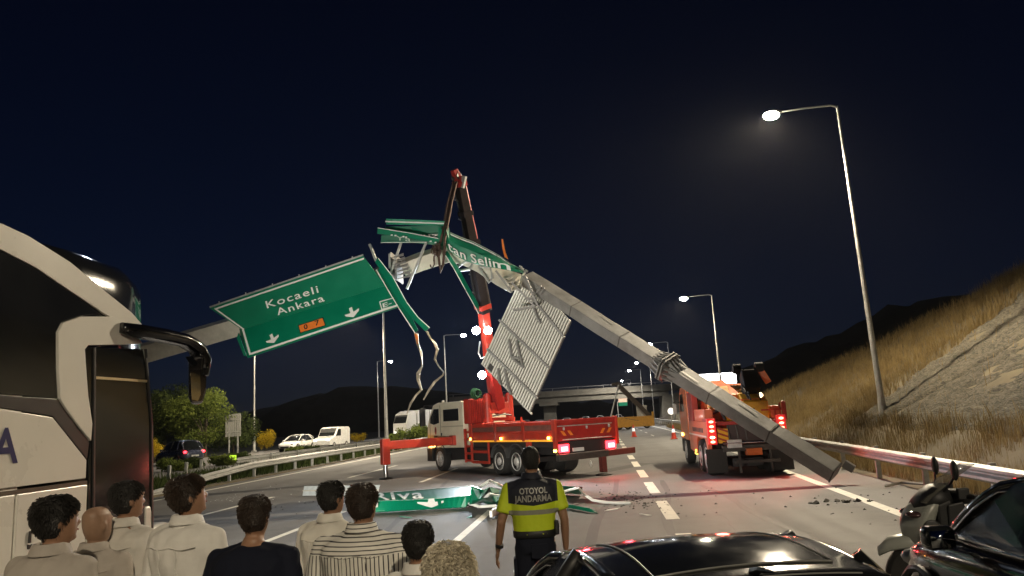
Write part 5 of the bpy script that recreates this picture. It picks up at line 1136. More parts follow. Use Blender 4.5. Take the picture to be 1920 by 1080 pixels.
def crease(me, amp, seed):
    """soft folds pressed into cloth"""
    v = np.empty(len(me.vertices)*3); me.vertices.foreach_get('co', v); v = v.reshape(-1,3); nrm = np.empty(len(me.vertices)*3); me.vertices.foreach_get('normal', nrm); nrm = nrm.reshape(-1,3)
    for i in range(len(v)):
        x, y, z = v[i]; d = noise.noise((x*9+seed, y*6, z*4.5+x*4))*.6 + noise.noise((x*17, y*9+seed, z*11-x*8))*.35
        v[i] += nrm[i]*amp*d
    me.vertices.foreach_set('co', v.reshape(-1)); me.update()
def person(label, px, py, h, facing=0, head_yaw=0, head_pitch=0, shirt=None, sleeve='long', hairm=None, hair='short', skin_c=(.3,.165,.1), trouser=(.03,.03,.04), build=1.0, arms=None, collar=True, voxel=.009, seed=0, officer=False, group='onlookers'):
    p = gnd(px, py, h); s = h/1.7225
    root = empty('person', (p.x, p.y, 0), R(facing), label, 'person', group); root.scale = (s*build**.3, s*build**.3, s)
    sk = skinm(str(skin_c[0])[2:], skin_c)
    HM = Matrix.Translation((0,-.005,1.485)) @ Matrix.Scale(.95,4) @ Matrix.Rotation(R(head_yaw),4,'Z') @ Matrix.Rotation(R(head_pitch),4,'X') @ Matrix.Translation((0,.005,-1.5))
    arms = arms or [((.195,-.01,1.375),(.245,-.035,1.1),(.235,.06,.86)), ((-.195,-.01,1.375),(-.245,-.035,1.1),(-.235,.06,.86))]
    mb = MB()
    stack(mb, HEAD[:2]); stack(mb, HEAD, 22, HM)
    for q in (1,-1): mb.M = HM; mb.ball((q*.077,-.008,1.622),.011,.02,.032); mb.M = Matrix.Identity(4)
    mb.M = HM; mb.ball((0,.108,1.61),.014,.022,.022); mb.ball((0,.1,1.635),.009,.014,.03); mb.ball((0,.088,1.535),.03,.02,.018); mb.ball((0,.098,1.572),.026,.012,.012)
    for q in (1,-1): mb.ball((q*.03,.09,1.668),.03,.016,.009)
    mb.M = Matrix.Identity(4)
    stack(mb, [(z,rx*.93*build,ry*.92*build,cx,cy) for z,rx,ry,cx,cy in TORSO])
    for q in (1,-1): cap(mb, [(q*.045,-.012,1.44),(q*.16,-.012,1.375)], [.036,.04])
    for si, (sh, el, wr) in zip((1,-1), arms):
        sh, el, wr = Vector(sh), Vector(el), Vector(wr); sh.x *= build; 
        cap(mb, [sh, sh.lerp(el,.4), el, el.lerp(wr,.35), wr], [.052,.047,.038,.037,.026])
        d = (wr-el).normalized(); sd = Vector((0,1,0)); sd = (sd-d*sd.dot(d)).normalized(); nn = d.cross(sd).normalized()
        pm = wr+d*.05; mb.M = Matrix.Translation(pm) @ Matrix((sd, nn, d)).transposed().to_4x4(); mb.ball((0,0,0),.04,.018,.055); mb.M = Matrix.Identity(4)
        for k, (o_, ln) in enumerate(((-.03,.068),(-.01,.082),(.011,.078),(.031,.06))):
            b0 = pm+sd*o_+d*.04; cv = nn*(-si)*.0; b1 = b0+d*ln*.5+nn*si*-.006; b2 = b1+d*ln*.45+nn*si*-.02; cap(mb, [b0,b1,b2],[.0105,.0095,.0085])
        t0 = pm+sd*.028-d*.02; cap(mb, [t0, t0+sd*.03+d*.03, t0+sd*.035+d*.065], [.013,.011,.009])
    for q in (1,-1): cap(mb, [(q*.09,0,.92),(q*.095,.01,.5),(q*.1,-.02,.09)], [.085,.055,.04]); cap(mb, [(q*.1,-.03,.05),(q*.11,.12,.04)], [.04,.032])
    me = vox(mb, voxel, 3, 'person_body'); me.materials.append(sk); body = bpy.data.objects.new('body', me); col.objects.link(body); body.parent = root
    eyem = mat('eye_white', (.6,.58,.55), .2); 
    for q in (1,-1):
        mb = MB(); mb.M = HM; mb.ball((q*.031,.0915,1.648),.013,.008,.008); mb.build('eye', eyem, body, smooth='all')
        mb = MB(); mb.M = HM; mb.ball((q*.031,.0985,1.648),.0055,.003,.0055); mb.build('iris', mat('iris_dark', (.02,.012,.01), .2), body, smooth='all')
        mb = MB(); mb.M = HM; mb.ball((q*.032,.101,1.671),.022,.006,.004); mb.build('eyebrow', mat('brow_dark', (.012,.01,.008), .8), body, smooth='all')
    mb = MB(); mb.M = HM; mb.ball((0,.109,1.572),.024,.006,.005); mb.build('mouth', mat('lips', (.3,.12,.1), .5), body, smooth='all')
    # clothes
    sm = shirt
    mb = MB(); stack(mb, [(z-(.03 if not officer else -.06)*(i == 0),rx*build*1.06+.008,ry*build*1.08+.012,cx,cy) for i,(z,rx,ry,cx,cy) in enumerate(TORSO[:-1])]+[(1.452,.09,.078,0,-.012)])
    for q in (1,-1): cap(mb, [(q*.055,-.014,1.432),(q*.175*build,-.014,1.383)], [.04,.06])
    for sh, el, wr in arms:
        sh, el, wr = Vector(sh), Vector(el), Vector(wr); sh.x *= build
        if sleeve == 'long': cap(mb, [sh, sh.lerp(el,.45), el, el.lerp(wr,.5), wr-(wr-el)*.06], [.066,.062,.054,.05,.042])
        else: 
            e = sh.lerp(el,.72); cap(mb, [sh, sh.lerp(el,.35)], [.066,.066]); mb.cyl(sh.lerp(el,.2), e, .068, .07, 14)
    me = vox(mb, .012, 3, 'shirt'); crease(me, .02 if not officer else .007, seed); me.materials.append(sm); sh_o = bpy.data.objects.new('shirt', me); col.objects.link(sh_o); sh_o.parent = root
    if collar:
        rows = []
        for i, (z, r_, f_) in enumerate(((1.43,.088,0),(1.475,.08,.004),(1.508,.076,.006),(1.506,.083,.01),(1.455,.1,.006))):
            rows.append([(r_*.97*math.cos(a), -.014+(r_*1.02)*math.sin(a)+f_*0, z-.022*max(0,math.sin(a))) for a in [2*math.pi*j/24 for j in range(24)]])
        mb = MB(); mb.loft(rows, caps=False); mb.build('collar', sm, sh_o, smooth='all', fix=False)
    if not officer:
        def bk(x, z):
            for a, b in zip(TORSO, TORSO[1:]):
                if a[0] <= z <= b[0]:
                    t = (z-a[0])/(b[0]-a[0]); rx, ry, cy = [(a[i]+(b[i]-a[i])*t) for i in (1,2,4)]; rx = rx*build*1.06+.008; ry = ry*build*1.08+.012; break
            c_ = min(abs(x)/rx, .97); return Vector((x, cy-ry*(1-c_**2.35)**.425-.004, z))
        if collar:
            mb = MB(); mb.tube([bk(-.17+.34*i/14, 1.335+.006*math.sin(i)) for i in range(15)], .0035, 5); mb.build('yoke_seam', sm, sh_o)
            for q in (.06,-.06): mb = MB(); mb.strip([(bk(q-.004,1.33-.05*i), bk(q+.004+.01*(i%2),1.33-.05*i)) for i in range(7)], (0,-.006,0)); mb.build('back_pleat', sm, sh_o)
    tm = fabric('trouser_'+'_'.join(str(int(q*100)) for q in trouser), trouser)
    mb = MB(); stack(mb, [(.84,.155,.125,0,0),(.9,.172,.13,0,0),(.98,.172,.122,0,0),(1.04,.165,.116,0,0)])
    for q in (1,-1): cap(mb, [(q*.085,0,.88),(q*.095,.01,.5),(q*.1,-.015,.12)], [.098,.074,.062])
    me = vox(mb, .014, 3, 'trousers'); crease(me, .008, seed+5); me.materials.append(tm); t_o = bpy.data.objects.new('trousers', me); col.objects.link(t_o); t_o.parent = root
    for q in (1,-1): mb = MB(); cap(mb, [(q*.1,-.05,.045),(q*.105,.06,.045),(q*.115,.16,.035)], [.045,.047,.036]); mb.build('shoe', mat('shoe_black', (.015,.014,.013), .4), root, smooth='all')
    # hair
    if hairm is not None:
        nT, nZ = 40, 16; V_ = []; F_ = []
        thick = {'short':.009,'full':.011,'crop':.006,'curly':.045}[hair]
        for j in range(nT):
            a = 2*math.pi*j/nT; fr = math.sin(a)                      # +1 at the face
            zlow = 1.545+.0*fr if fr < -.35 else (1.545+(fr+.35)/.6*.1 if fr < .25 else 1.645+(fr-.25)/.75*.062)
            if hair == 'curly': zlow -= .02
            for i in range(nZ+1):
                z = zlow+(1.749-zlow)*(i/nZ)**.8; rx, ry, cx, cy = head_r(min(z,1.749))
                e = min(1, i/3.5)**.7; nz_ = noise.noise((math.cos(a)*3+seed, math.sin(a)*3, z*22)); nz2 = noise.noise((math.cos(a)*9, math.sin(a)*9+seed, z*60))
                th = (.003+thick*e)*(1+.15*nz_)+ (.004*nz2*e if hair != 'crop' else .002*nz2); top = (i/nZ)**3
                if hair == 'curly': th += .022*abs(noise.noise((math.cos(a)*7, math.sin(a)*7, z*55)))*e
                V_.append(HM @ Vector((cx+(rx+th*(1-top*.6))*math.cos(a), cy+(ry+th*(1-top*.6))*math.sin(a), z+th*top*1.0)))
        for j in range(nT):
            for i in range(nZ): F_.append((j*(nZ+1)+i, ((j+1)%nT)*(nZ+1)+i, ((j+1)%nT)*(nZ+1)+i+1, j*(nZ+1)+i+1))
        F_.append(tuple(j*(nZ+1)+nZ for j in range(nT)))
        mb = MB(); mb.v = [tuple(q) for q in V_]; mb.f = F_; ho = mb.build('hair', hairm, root, smooth='all', fix=False); 
        mb = MB(); nS = {'short':1400,'full':1800,'crop':700,'curly':2600}[hair]; rr_ = random.Random(seed)
        C_ = HM @ Vector((0,-.003,1.63)); crown = HM @ Vector((.01,-.03,1.75))
        for _ in range(nS*3):                                         # strands combed from the crown, some loose
            q = rr_.randrange(nT)*(nZ+1)+rr_.randrange(nZ); P_ = V_[q].lerp(V_[(q+nZ+1)%(nT*(nZ+1))], rr_.random()); out = (P_-C_).normalized(); tg = (P_-crown)+Vector((rr_.uniform(-1,1),rr_.uniform(-1,1),rr_.uniform(-1,1)))*(.035 if hair != 'curly' else .3); tg = (tg-out*tg.dot(out)).normalized()
            sd = out.cross(tg)*rr_.uniform(.0008,.0019)*(1 if hair != 'curly' else 2.4); ln = {'short':.02,'full':.025,'crop':.008,'curly':.04}[hair]*rr_.uniform(.6,1.3); lf = rr_.choice((.08,.12,.15,.35))
            b_ = P_-out*.002; mb.add([b_-sd, b_+sd, b_+tg*ln*.6+out*ln*lf, b_+tg*ln+out*ln*lf*.7], [(0,1,2),(1,3,2)])
        so_ = mb.build('hair_strands', MATS.get(hairm.name+'_painted_lit') or mat(hairm.name+'_painted_lit', tuple(min(1,c_*1.9+.004) for c_ in hairm['c']), .45, 0, .5, 90), ho, fix=False); so_['kind'] = 'stuff'  # strands use a brighter, painted-lit copy of the hair colour
    return root
hair_b = mat('hair_black', (.008,.007,.006), .55, 0, .3, 60, .6, 160, stretch=(1,1,.25)); hair_br = mat('hair_brown', (.02,.013,.009), .5, 0, .3, 60, .6, 160, stretch=(1,1,.25)); hair_g = mat('hair_ash_blond', (.2,.17,.12), .6, 0, .35, 50, .8, 120)

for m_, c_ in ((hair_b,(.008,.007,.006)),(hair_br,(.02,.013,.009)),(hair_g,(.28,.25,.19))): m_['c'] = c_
sh_white = fabric('cotton_offwhite', (.58,.55,.5)); sh_grey = fabric('cotton_warm_grey', (.4,.36,.32)); sh_cream = fabric('cotton_cream', (.7,.67,.6)); sh_navy = fabric('jersey_navy', (.008,.01,.02)); sh_w2 = fabric('cotton_white', (.72,.7,.66))
person('man in a pale shirt at the far left, head turned right, below the coach window', 105, 932, 1.80, -8, -24, 0, sh_grey, hairm=hair_b, hair='full', seed=1)
person('bald man half hidden beside the coach door', 182, 950, 1.67, 0, -8, 0, sh_grey, hairm=None, seed=2, skin_c=(.28,.17,.11))
person('dark haired man in a beige shirt in front of the coach door', 238, 903, 1.80, -10, -18, 0, sh_white, hairm=hair_b, hair='short', seed=3, build=1.05)
person('man in a white shirt with swept hair, looking up to the right', 356, 892, 1.83, -14, -26, 8, sh_w2, hairm=hair_br, hair='full', seed=4, build=1.04)
person('man in a dark navy T-shirt seen from behind', 477, 930, 1.71, 0, 2, 0, sh_navy, sleeve='short', hairm=hair_br, hair='short', seed=5, collar=False, build=1.08)
person('man in a cream shirt standing farther back, left of the striped shirt', 620, 903, 1.70, -12, -12, 0, sh_cream, hairm=hair_b, hair='short', seed=6)
person('man in a white shirt with dark stripes seen from behind', 678, 908, 1.73, 0, -6, 0, striped(), hairm=hair_br, hair='short', seed=7, build=1.12, arms=[((.2,-.01,1.375),(.27,-.06,1.12),(.16,.14,1.02)), ((-.2,-.01,1.375),(-.3,-.05,1.14),(-.2,.12,1.0))])
person('short man with black hair and pale collar, right of the striped shirt', 783, 978, 1.57, 0, 6, 0, sh_w2, hairm=hair_b, hair='short', seed=8)
person('person with curly ash blond hair at the bottom edge', 840, 1036, 1.51, 0, 0, 0, sh_cream, hairm=hair_g, hair='curly', seed=9)
# the officer
def vest_mat():
    m = bpy.data.materials.new('hi_vis_polo'); m.use_nodes = True; nt = m.node_tree; n = nt.nodes; l = nt.links; b = n['Principled BSDF']; b.inputs['Roughness'].default_value = .7
    tc = n.new('ShaderNodeTexCoord'); sp_ = n.new('ShaderNodeSeparateXYZ'); l.new(tc.outputs['Object'], sp_.inputs[0])
    def cmp(sock, op, v): k = n.new('ShaderNodeMath'); k.operation = op; l.new(sock, k.inputs[0]); k.inputs[1].default_value = v; return k.outputs[0]
    ax = n.new('ShaderNodeMath'); ax.operation = 'ABSOLUTE'; l.new(sp_.outputs[0], ax.inputs[0])
    # slanted lower edge of the navy yoke
    ad = n.new('ShaderNodeMath'); ad.operation = 'MULTIPLY_ADD'; l.new(ax.outputs[0], ad.inputs[0]); ad.inputs[1].default_value = -.12; ad.inputs[2].default_value = 0; sm_ = n.new('ShaderNodeMath'); l.new(sp_.outputs[2], sm_.inputs[0]); l.new(ad.outputs[0], sm_.inputs[1])
    yoke = cmp(sm_.outputs[0], 'GREATER_THAN', 1.235); inner = cmp(ax.outputs[0], 'LESS_THAN', .215); k = n.new('ShaderNodeMath'); k.operation = 'MULTIPLY'; l.new(yoke, k.inputs[0]); l.new(inner, k.inputs[1])
    b1 = cmp(sp_.outputs[2], 'GREATER_THAN', 1.16); b2 = cmp(sp_.outputs[2], 'LESS_THAN', 1.2); kb = n.new('ShaderNodeMath'); kb.operation = 'MULTIPLY'; l.new(b1, kb.inputs[0]); l.new(b2, kb.inputs[1]); kc = n.new('ShaderNodeMath'); kc.operation = 'MULTIPLY'; l.new(kb.outputs[0], kc.inputs[0]); l.new(inner, kc.inputs[1])
    m1 = n.new('ShaderNodeMix'); m1.data_type = 'RGBA'; l.new(kc.outputs[0], m1.inputs[0]); m1.inputs[6].default_value = (.55,.68,.02,1); m1.inputs[7].default_value = (.26,.26,.2,1)
    m2 = n.new('ShaderNodeMix'); m2.data_type = 'RGBA'; l.new(k.outputs[0], m2.inputs[0]); l.new(m1.outputs[2], m2.inputs[6]); m2.inputs[7].default_value = (.012,.014,.025,1); l.new(m2.outputs[2], b.inputs['Base Color'])
    t3 = n.new('ShaderNodeTexNoise'); t3.inputs['Scale'].default_value = 10; l.new(tc.outputs['Object'], t3.inputs['Vector']); bp = n.new('ShaderNodeBump'); bp.inputs['Strength'].default_value = .5; bp.inputs['Distance'].default_value = .02; l.new(t3.outputs[0], bp.inputs['Height']); l.new(bp.outputs[0], b.inputs['Normal'])
    return m
of = person('road policeman in a yellow and navy polo, back to the camera', 993, 838, 1.80, 7, -6, -5, vest_mat(), 'short', hair_b, 'crop', (.3,.16,.1), (.012,.014,.024), 1.0, arms=[((.2,-.01,1.37),(.262,-.045,1.1),(.262,.0,.86)), ((-.2,-.01,1.37),(-.285,-.05,1.1),(-.325,.03,.87))], voxel=.007, seed=11, officer=True, group=None)
ink = mat('reflective_print', (.34,.34,.32), .4)
def on_back(x, z):
    for a, b in zip(TORSO, TORSO[1:]):
        if a[0] <= z <= b[0]:
            t = (z-a[0])/(b[0]-a[0]); rx, ry, cy = [(a[i]+(b[i]-a[i])*t) for i in (1,2,4)]; rx = rx*1.06+.008; ry = ry*1.08+.012; break
    c_ = min(abs(x)/rx, .98); return Vector((x, cy-ry*(1-c_**(2/.85))**(.85/2)-.012, z))
for txt, x0, x1, z0, hgt in (('OTOYOL', -.115, .125, 1.338, .05), ('JANDARMA', -.16, .16, 1.272, .055)):
    v, f = text2d(txt, 1, 1.05, .03); mb = MB(); mb.add([on_back(x0+(x1-x0)*a, z0+hgt*b/.73) for a, b in v], f); mb.build('lettering', ink, of, fix=False)
mb = MB(); stack(mb, [(.965,.184,.134,0,0),(.97,.187,.137,0,0),(1.02,.19,.14,0,0),(1.025,.186,.136,0,0)], 28); mb.build('belt', mat('belt_black', (.01,.01,.01), .5), of, smooth='all')
mb = MB(); mb.box(.17,.21,-.1,.02,.98,1.1); mb.build('radio_pouch', plast, of, bevel=.012)
mb = MB(); mb.cyl((-.309,.004,.915),(-.314,.011,.89),.036,n=16); mb.build('wrist_watch', plast, of, smooth=True)
mb = MB(); mb.box(-.195,-.165,-.06,.07,.62,.8); pk = mb.build('thigh_pocket', fabric('trouser_1_1_2', (.012,.014,.024)), of, bevel=.015)
mb = MB(); mb.box(-.203,-.197,-.05,.04,.66,.69); mb.build('pocket_print', ink, pk)
mb = MB(); mb.box(-.04,.1,-.13,-.12,.8,.92); mb.build('back_pocket', fabric('trouser_1_1_2', (.012,.014,.024)), of, bevel=.006)
# ================================================================== FAR THINGS
conc = mat('concrete', (.2,.185,.15), .85, 0, .2, .6, .2, 6, dirt=.35)
BR = empty('overpass', (-20,182,0), 0, 'concrete road bridge crossing the highway in the distance', 'bridge')
def brb(x0,x1,y0,y1,z0,z1,n_,m=conc,b=0): mb = MB(); mb.box(x0+20,x1+20,y0,y1,z0,z1); return mb.build(n_, m, BR, bevel=b)
brb(-36,22,-5,5,6.6,7.0,'deck'); brb(-36,22,-5.3,-5.0,6.5,7.9,'parapet'); brb(-36,22,5.0,5.3,6.5,7.9,'parapet')
for y in (-4.3,-1.5,1.5,4.3): brb(-36,16,y-.35,y+.35,5.2,6.58,'girder')
brb(-36,22,-5.34,-5.31,7.0,7.12,'string_course')
for x in (-12.2,-33):
    brb(x-2.2,x+2.2,-4.8,4.8,4.5,5.18,'pier_cap'); brb(x-1.5,x+1.5,-1.2,1.2,-.2,4.48,'pier')
mb = MB(); mb.prism([(x+20,-5.6,z) for x, z in ((14,-.2),(14.5,5.15),(22,6.45),(30,6.4),(30,-.2))], (0,11.2,0)); mb.build('abutment', conc, BR)
for i in range(10): brb(-35+i*6,-34.9+i*6,-5.2,-5.1,7.9,8.5,'railing_post',galv)
brb(-36,22,-5.2,-5.12,8.42,8.5,'hand_rail',galv)

def rough_hill(name, pts, depth, label=None):
    """dark wooded ridge: pts (x, y, z) of the crest"""
    V_ = []; F_ = []; n = len(pts); k = 7
    for i, (x, y, z) in enumerate(pts):
        for j in range(k):
            t = j/(k-1); zz = z*(1-(1-t)**2) ; V_.append((x+noise.noise((i*.7,j,3))*3, y+depth*t+noise.noise((i,j*.7,7))*4, -1+zz+(noise.noise((i*.9,j*.8,1))*z*.16 if j > 1 else 0)))
    for i in range(n-1):
        for j in range(k-1): F_.append((i*k+j, (i+1)*k+j, (i+1)*k+j+1, i*k+j+1))
    mb = MB(); mb.v = V_; mb.f = F_; o = mb.build(name, soil_dark, smooth='all', fix=False); o['kind'] = 'structure'; return o
lh = [(-230+i*6, 290+.3*abs(i-20), 8+13*math.exp(-((i-21)/9)**2)+2.5*noise.noise((i*.6,0,0))) for i in range(48)]
rough_hill('hill', lh, 40)
rh = [(12+i*4, 205-i*2.0, 3+min(i,18)*1.35+1.5*noise.noise((i*.8,4,0))) for i in range(40)]
rough_hill('hill', rh, 40)

leafm = grass_mat('leaf_green', (.05,.08,.015), (.17,.2,.04)); leafd = grass_mat('leaf_dark', (.02,.035,.01), (.075,.095,.026)); leafy = grass_mat('broom_yellow', (.3,.2,.01), (.6,.45,.03))
def leaf_mesh(blobs, n, size, name, m, parent, flat=.4):
    """leaf faces in clumps through the volume of ellipsoid blobs (x,y,z,rx,ry,rz)"""
    V_ = np.zeros((n,4,3)); B_ = np.array(blobs, float); vol = B_[:,3]*B_[:,4]*B_[:,5]; pick = rng.choice(len(B_), n, p=vol/vol.sum())
    d = rng.normal(size=(n,3)); d /= np.linalg.norm(d,axis=1)[:,None]; r = rng.random(n)**.42
    P = B_[pick,:3]+d*r[:,None]*B_[pick,3:]
    cl = rng.normal(size=(max(8,n//60),3)); ci = rng.integers(0,len(cl),n)
    u = rng.normal(size=(n,3)); u /= np.linalg.norm(u,axis=1)[:,None]; w_ = np.cross(u, d); w_ /= np.linalg.norm(w_,axis=1)[:,None]+1e-6
    s = size*rng.uniform(.6,1.4,n)[:,None]
    V_[:,0] = P-u*s; V_[:,1] = P+w_*s*.5; V_[:,2] = P+u*s; V_[:,3] = P-w_*s*.5
    i = np.arange(n)*4; me = bpy.data.meshes.new(name); me.from_pydata(V_.reshape(-1,3).tolist(), [], np.stack([i,i+1,i+2,i+3],1).tolist()); me.materials.append(m)
    o = bpy.data.objects.new(name, me); col.objects.link(o); o.parent = parent; return o
bark = mat('bark', (.06,.045,.03), .9, 0, .3, 8, .5, 20)
def tree(label, base, h, rx, n, size, m=leafm, group='trees beyond the median', seedv=0):
    rr_ = random.Random(seedv); root = empty('tree', base, 0, label, 'tree', group); mb = MB()
    mb.tube([(0,0,-.3),(.05,0,h*.2),(-.05,.05,h*.45),(.05,0,h*.7)], [.06*h*.5,.05*h*.5,.035*h*.5,.015*h*.5], 8); tr = mb.build('trunk', bark, root, smooth=True)
    bl = []
    for k in range(16):
        a = rr_.uniform(0,6.28); q = rr_.uniform(.15,1); z = h*rr_.uniform(.25,.92); rad = rx*(1-.55*abs(z/h-.5))*q**.5*.75; s = rx*rr_.uniform(.22,.42)
        bl.append((rad*math.cos(a), rad*math.sin(a), z, s, s, s*.75))
        if k < 8: mb = MB(); mb.tube([(0,0,h*.3),(rad*.5*math.cos(a),rad*.5*math.sin(a),z*.75+.1),(rad*math.cos(a),rad*math.sin(a),z)], [.02*h*.5,.012*h*.5,.004*h*.5], 5); mb.build('limb', bark, tr)
    leaf_mesh(bl, n, size, 'crown', m, root); return root
def bush(label, base, rx, ry, h, n, size, m, group=None, nm='bush'):
    root = empty(nm, base, 0, label, 'bush', group); mb = MB(); rr_ = random.Random(int(base[1]*7))
    for k in range(5): a = rr_.uniform(0,6.28); mb.tube([(0,0,-.1),(rx*.4*math.cos(a),ry*.4*math.sin(a),h*.5)], [.03,.01], 5)
    mb.build('stems', bark, root); bl = []
    for k in range(9): a = rr_.uniform(0,6.28); q = rr_.uniform(0,.65); bl.append((rx*q*math.cos(a), ry*q*math.sin(a), h*rr_.uniform(.4,.7), rx*.4, ry*.4, h*.32))
    leaf_mesh(bl, n, size, 'foliage', m, root); return root
def on(px, Y, z=0): p = at(px, 800, Y); return (p.x, p.y, z)
tree('light green tree beside the coach mirror, brightest of the trees', on(385,70), 6.4, 4.6, 9000, .13, seedv=3)
tree('dark leafy tree rising just behind the coach front', on(308,72), 7.0, 5.0, 9000, .14, leafd, seedv=5)
tree('small dark tree right of the light green tree', on(437,72), 4.2, 2.9, 4000, .11, leafd, seedv=8)
tree('shadowy tree at the left end behind the coach door', on(262,68), 7.2, 4.4, 5000, .14, leafd, seedv=9)
bush('round yellow flowering broom bush beside the slim lamp pole', on(498,80), 1.8, 1.5, 2.5, 4500, .06, leafy)
bush('low yellow broom bush farther along the median rail', on(672,92), 1.3, 1.0, 1.6, 1500, .07, leafy)
bush('yellow broom at the edge of the coach front', on(290,62), 1.2, 1.1, 2.3, 2000, .06, leafy)
bush('leafy green oleander in the median in front of the white lorry', on(775,72), 2.2, 1.2, 2.1, 5000, .1, leafm)
bush('green shrub in the median left of the crane outrigger', on(735,66), 1.0, .8, 1.4, 2500, .09, leafm)
for i, (px, Y) in enumerate(((330,40),(362,42),(420,44),(455,46),(545,52),(575,56))):
    bush(['dark weedy bush nearest the coach mirror', 'second weedy bush along the median from the coach', 'weedy bush left of the lime marker board', 'weedy bush behind the lime marker board', 'weedy bush below the white saloon car', 'weedy bush below the white van'][i], on(px,Y), 1.3, .9, 1.0, 2200, .07, leafd if i % 2 else leafm, 'weedy bushes in the median')
mb = MB(); mb.box(-.22,.22,-.01,.01,.5,.82); lb = mb.build('marker_board', mat('lime_glow', (.55,.8,.05), .3, emit=((.55,.9,.05),.5), var=.05)); lb.location = on(437,44); tag(lb, 'small lime reflective board standing in the median weeds', 'marker board'); mb = MB(); mb.box(-.025,.025,.01,.04,-.1,.6); mb.build('post', galv, lb)  # board emits faintly, imitating light thrown back by a reflector
# back of a roadside board
RB = empty('roadside_board', on(437,70), 0, 'back of a roadside board with upright slats, right of the trees', 'sign board')
for i in range(7): mb = MB(); mb.box(-.72+i*.21,-.72+i*.21+.17,0,.05,1.7,3.7); mb.build('slat', mat('board_back', (.3,.3,.28), .6), RB, bevel=.01)
for x in (-.4,.4): mb = MB(); mb.box(x-.05,x+.05,.05,.15,-.2,3.6); mb.build('post', galv, RB)
for z in (2.1,3.2): mb = MB(); mb.box(-.7,.7,-.05,-.002,z-.04,z+.04); mb.build('crossbar', galv, RB)

# traffic on the other carriageway
cw = mat('car_white_paint', (.7,.7,.68), .25, 0, .05, 5, coat=.8); cg = mat('car_slate_paint', (.05,.06,.1), .25, .3, .1, coat=.8)
p = on(557,66); car('car', 'white saloon car on the far carriageway, left of the white van', (p[0],p[1],.25), -math.pi/2-.12, cw, L=4.4, Hr=1.48, detail=False, lit=False, panel=False, group='cars on the far carriageway', hatch=False)
p = on(338,50); car('car', 'slate blue car with red tail lamp on the far carriageway near the trees', (p[0],p[1],.25), math.pi/2+1.0, cg, L=4.3, Hr=1.6, detail=False, panel=False, brake=True, group='cars on the far carriageway')
VN = empty('van', (on(622,68)[0], 68, .25), -math.pi/2-.1, 'small white pickup van on the far carriageway right of the saloon', 'van')
prof = [(-2.1,.35),(-2.15,1.8),(-1.9,1.95),(.2,1.98),(.55,1.85),(1.15,1.15),(1.95,1.0),(2.15,.8),(2.15,.35)]
mb = MB(); mb.prism([(x,.86,z) for x, z in prof], (0,-1.72,0)); mb.build('body', cw, VN, bevel=.08, seg=3)
for s in (1,-1):
    mb = MB(); mb.prism([(x,s*.862,z) for x, z in ((-.1,1.15),(-.1,1.75),(.45,1.75),(.95,1.15))], (0,s*.01,0)); mb.build('side_window', wglass, VN)
    mb = MB(); mb.ball((2.1,s*.62,.85),.08,.16,.1); mb.build('headlamp', mat('headlamp_dim', (.8,.8,.8), .2, emit=((1,.97,.9),3), var=0), VN, smooth='all')
    for x in (1.3,-1.3): wheel(VN, x, s*.78, .32, .2, s)
mb = MB(); mb.prism([(.57,-.75,1.82),(.57,.75,1.82),(1.13,.75,1.18),(1.13,-.75,1.18)], (.03,0,.03)); mb.build('windscreen', wglass, VN)
LO_S = 1.1; LO = empty('lorry', (on(766,86)[0]-.6, 89, .2), -math.pi/2-.55, 'white box lorry behind the median oleander, facing the camera', 'lorry')
mb = MB(); mb.box(-7.5,-.2,-1.2,1.2,1.0,3.6); mb.build('cargo_box', cw, LO, bevel=.04)
mb = MB(); mb.prism([(x,1.18,z) for x, z in ((0,.6),(0,3.3),(.5,3.55),(1.3,3.2),(1.75,2.0),(1.8,.6))], (0,-2.36,0)); mb.build('cab', cw, LO, bevel=.06, seg=3)
mb = MB(); mb.prism([(1.35,-1.05,3.05),(1.35,1.05,3.05),(1.74,1.05,2.1),(1.74,-1.05,2.1)], (.04,0,.02)); mb.build('windscreen', wglass, LO)
mb = MB(); mb.box(1.6,1.86,-1.1,1.1,.45,.9); mb.build('bumper', plast, LO)
for s in (1,-1):
    for x in (1.0,-4.5,-5.8): wheel(LO, x, s*1.0, .5, .3, s)
    mb = MB(); mb.ball((1.85,s*.8,1.0),.05,.2,.12); mb.build('headlamp', mat('headlamp_dim', (.8,.8,.8)), LO, smooth='all')
LO.scale = (.97,.97,.97); RB.scale = (1.1,1,1.1)
# queue of lights beyond the crane truck
far0 = None
for i, (px, Y, xo) in enumerate(((962,118,0),(1010,122,0),(985,150,0),(1062,140,0),(1098,150,0),(1125,160,0),(1160,168,0))):
    x = at(px,780,Y).x
    lab = ['white car with glaring lamps beyond the crane truck bed', 'second far car with bright lamps, right of the ribbed panel tip', 'distant car beside the bridge pier', 'distant lit car just right of the bridge pier', 'middle one of the distant cars under the bridge', 'distant car left of the leaning strut', 'rightmost distant car under the bridge'][i]
    if far0 is None:
        far0 = car('car', lab, (x,Y,0), -math.pi/2, cw, L=4.2, Hr=1.55, detail=False, panel=False, lit=True, chrome_trim=False, group='cars queued under the bridge', sub=0); r_ = far0
    else:
        r_ = copy_tree(far0); r_.location = (x,Y,0); r_['label'] = lab
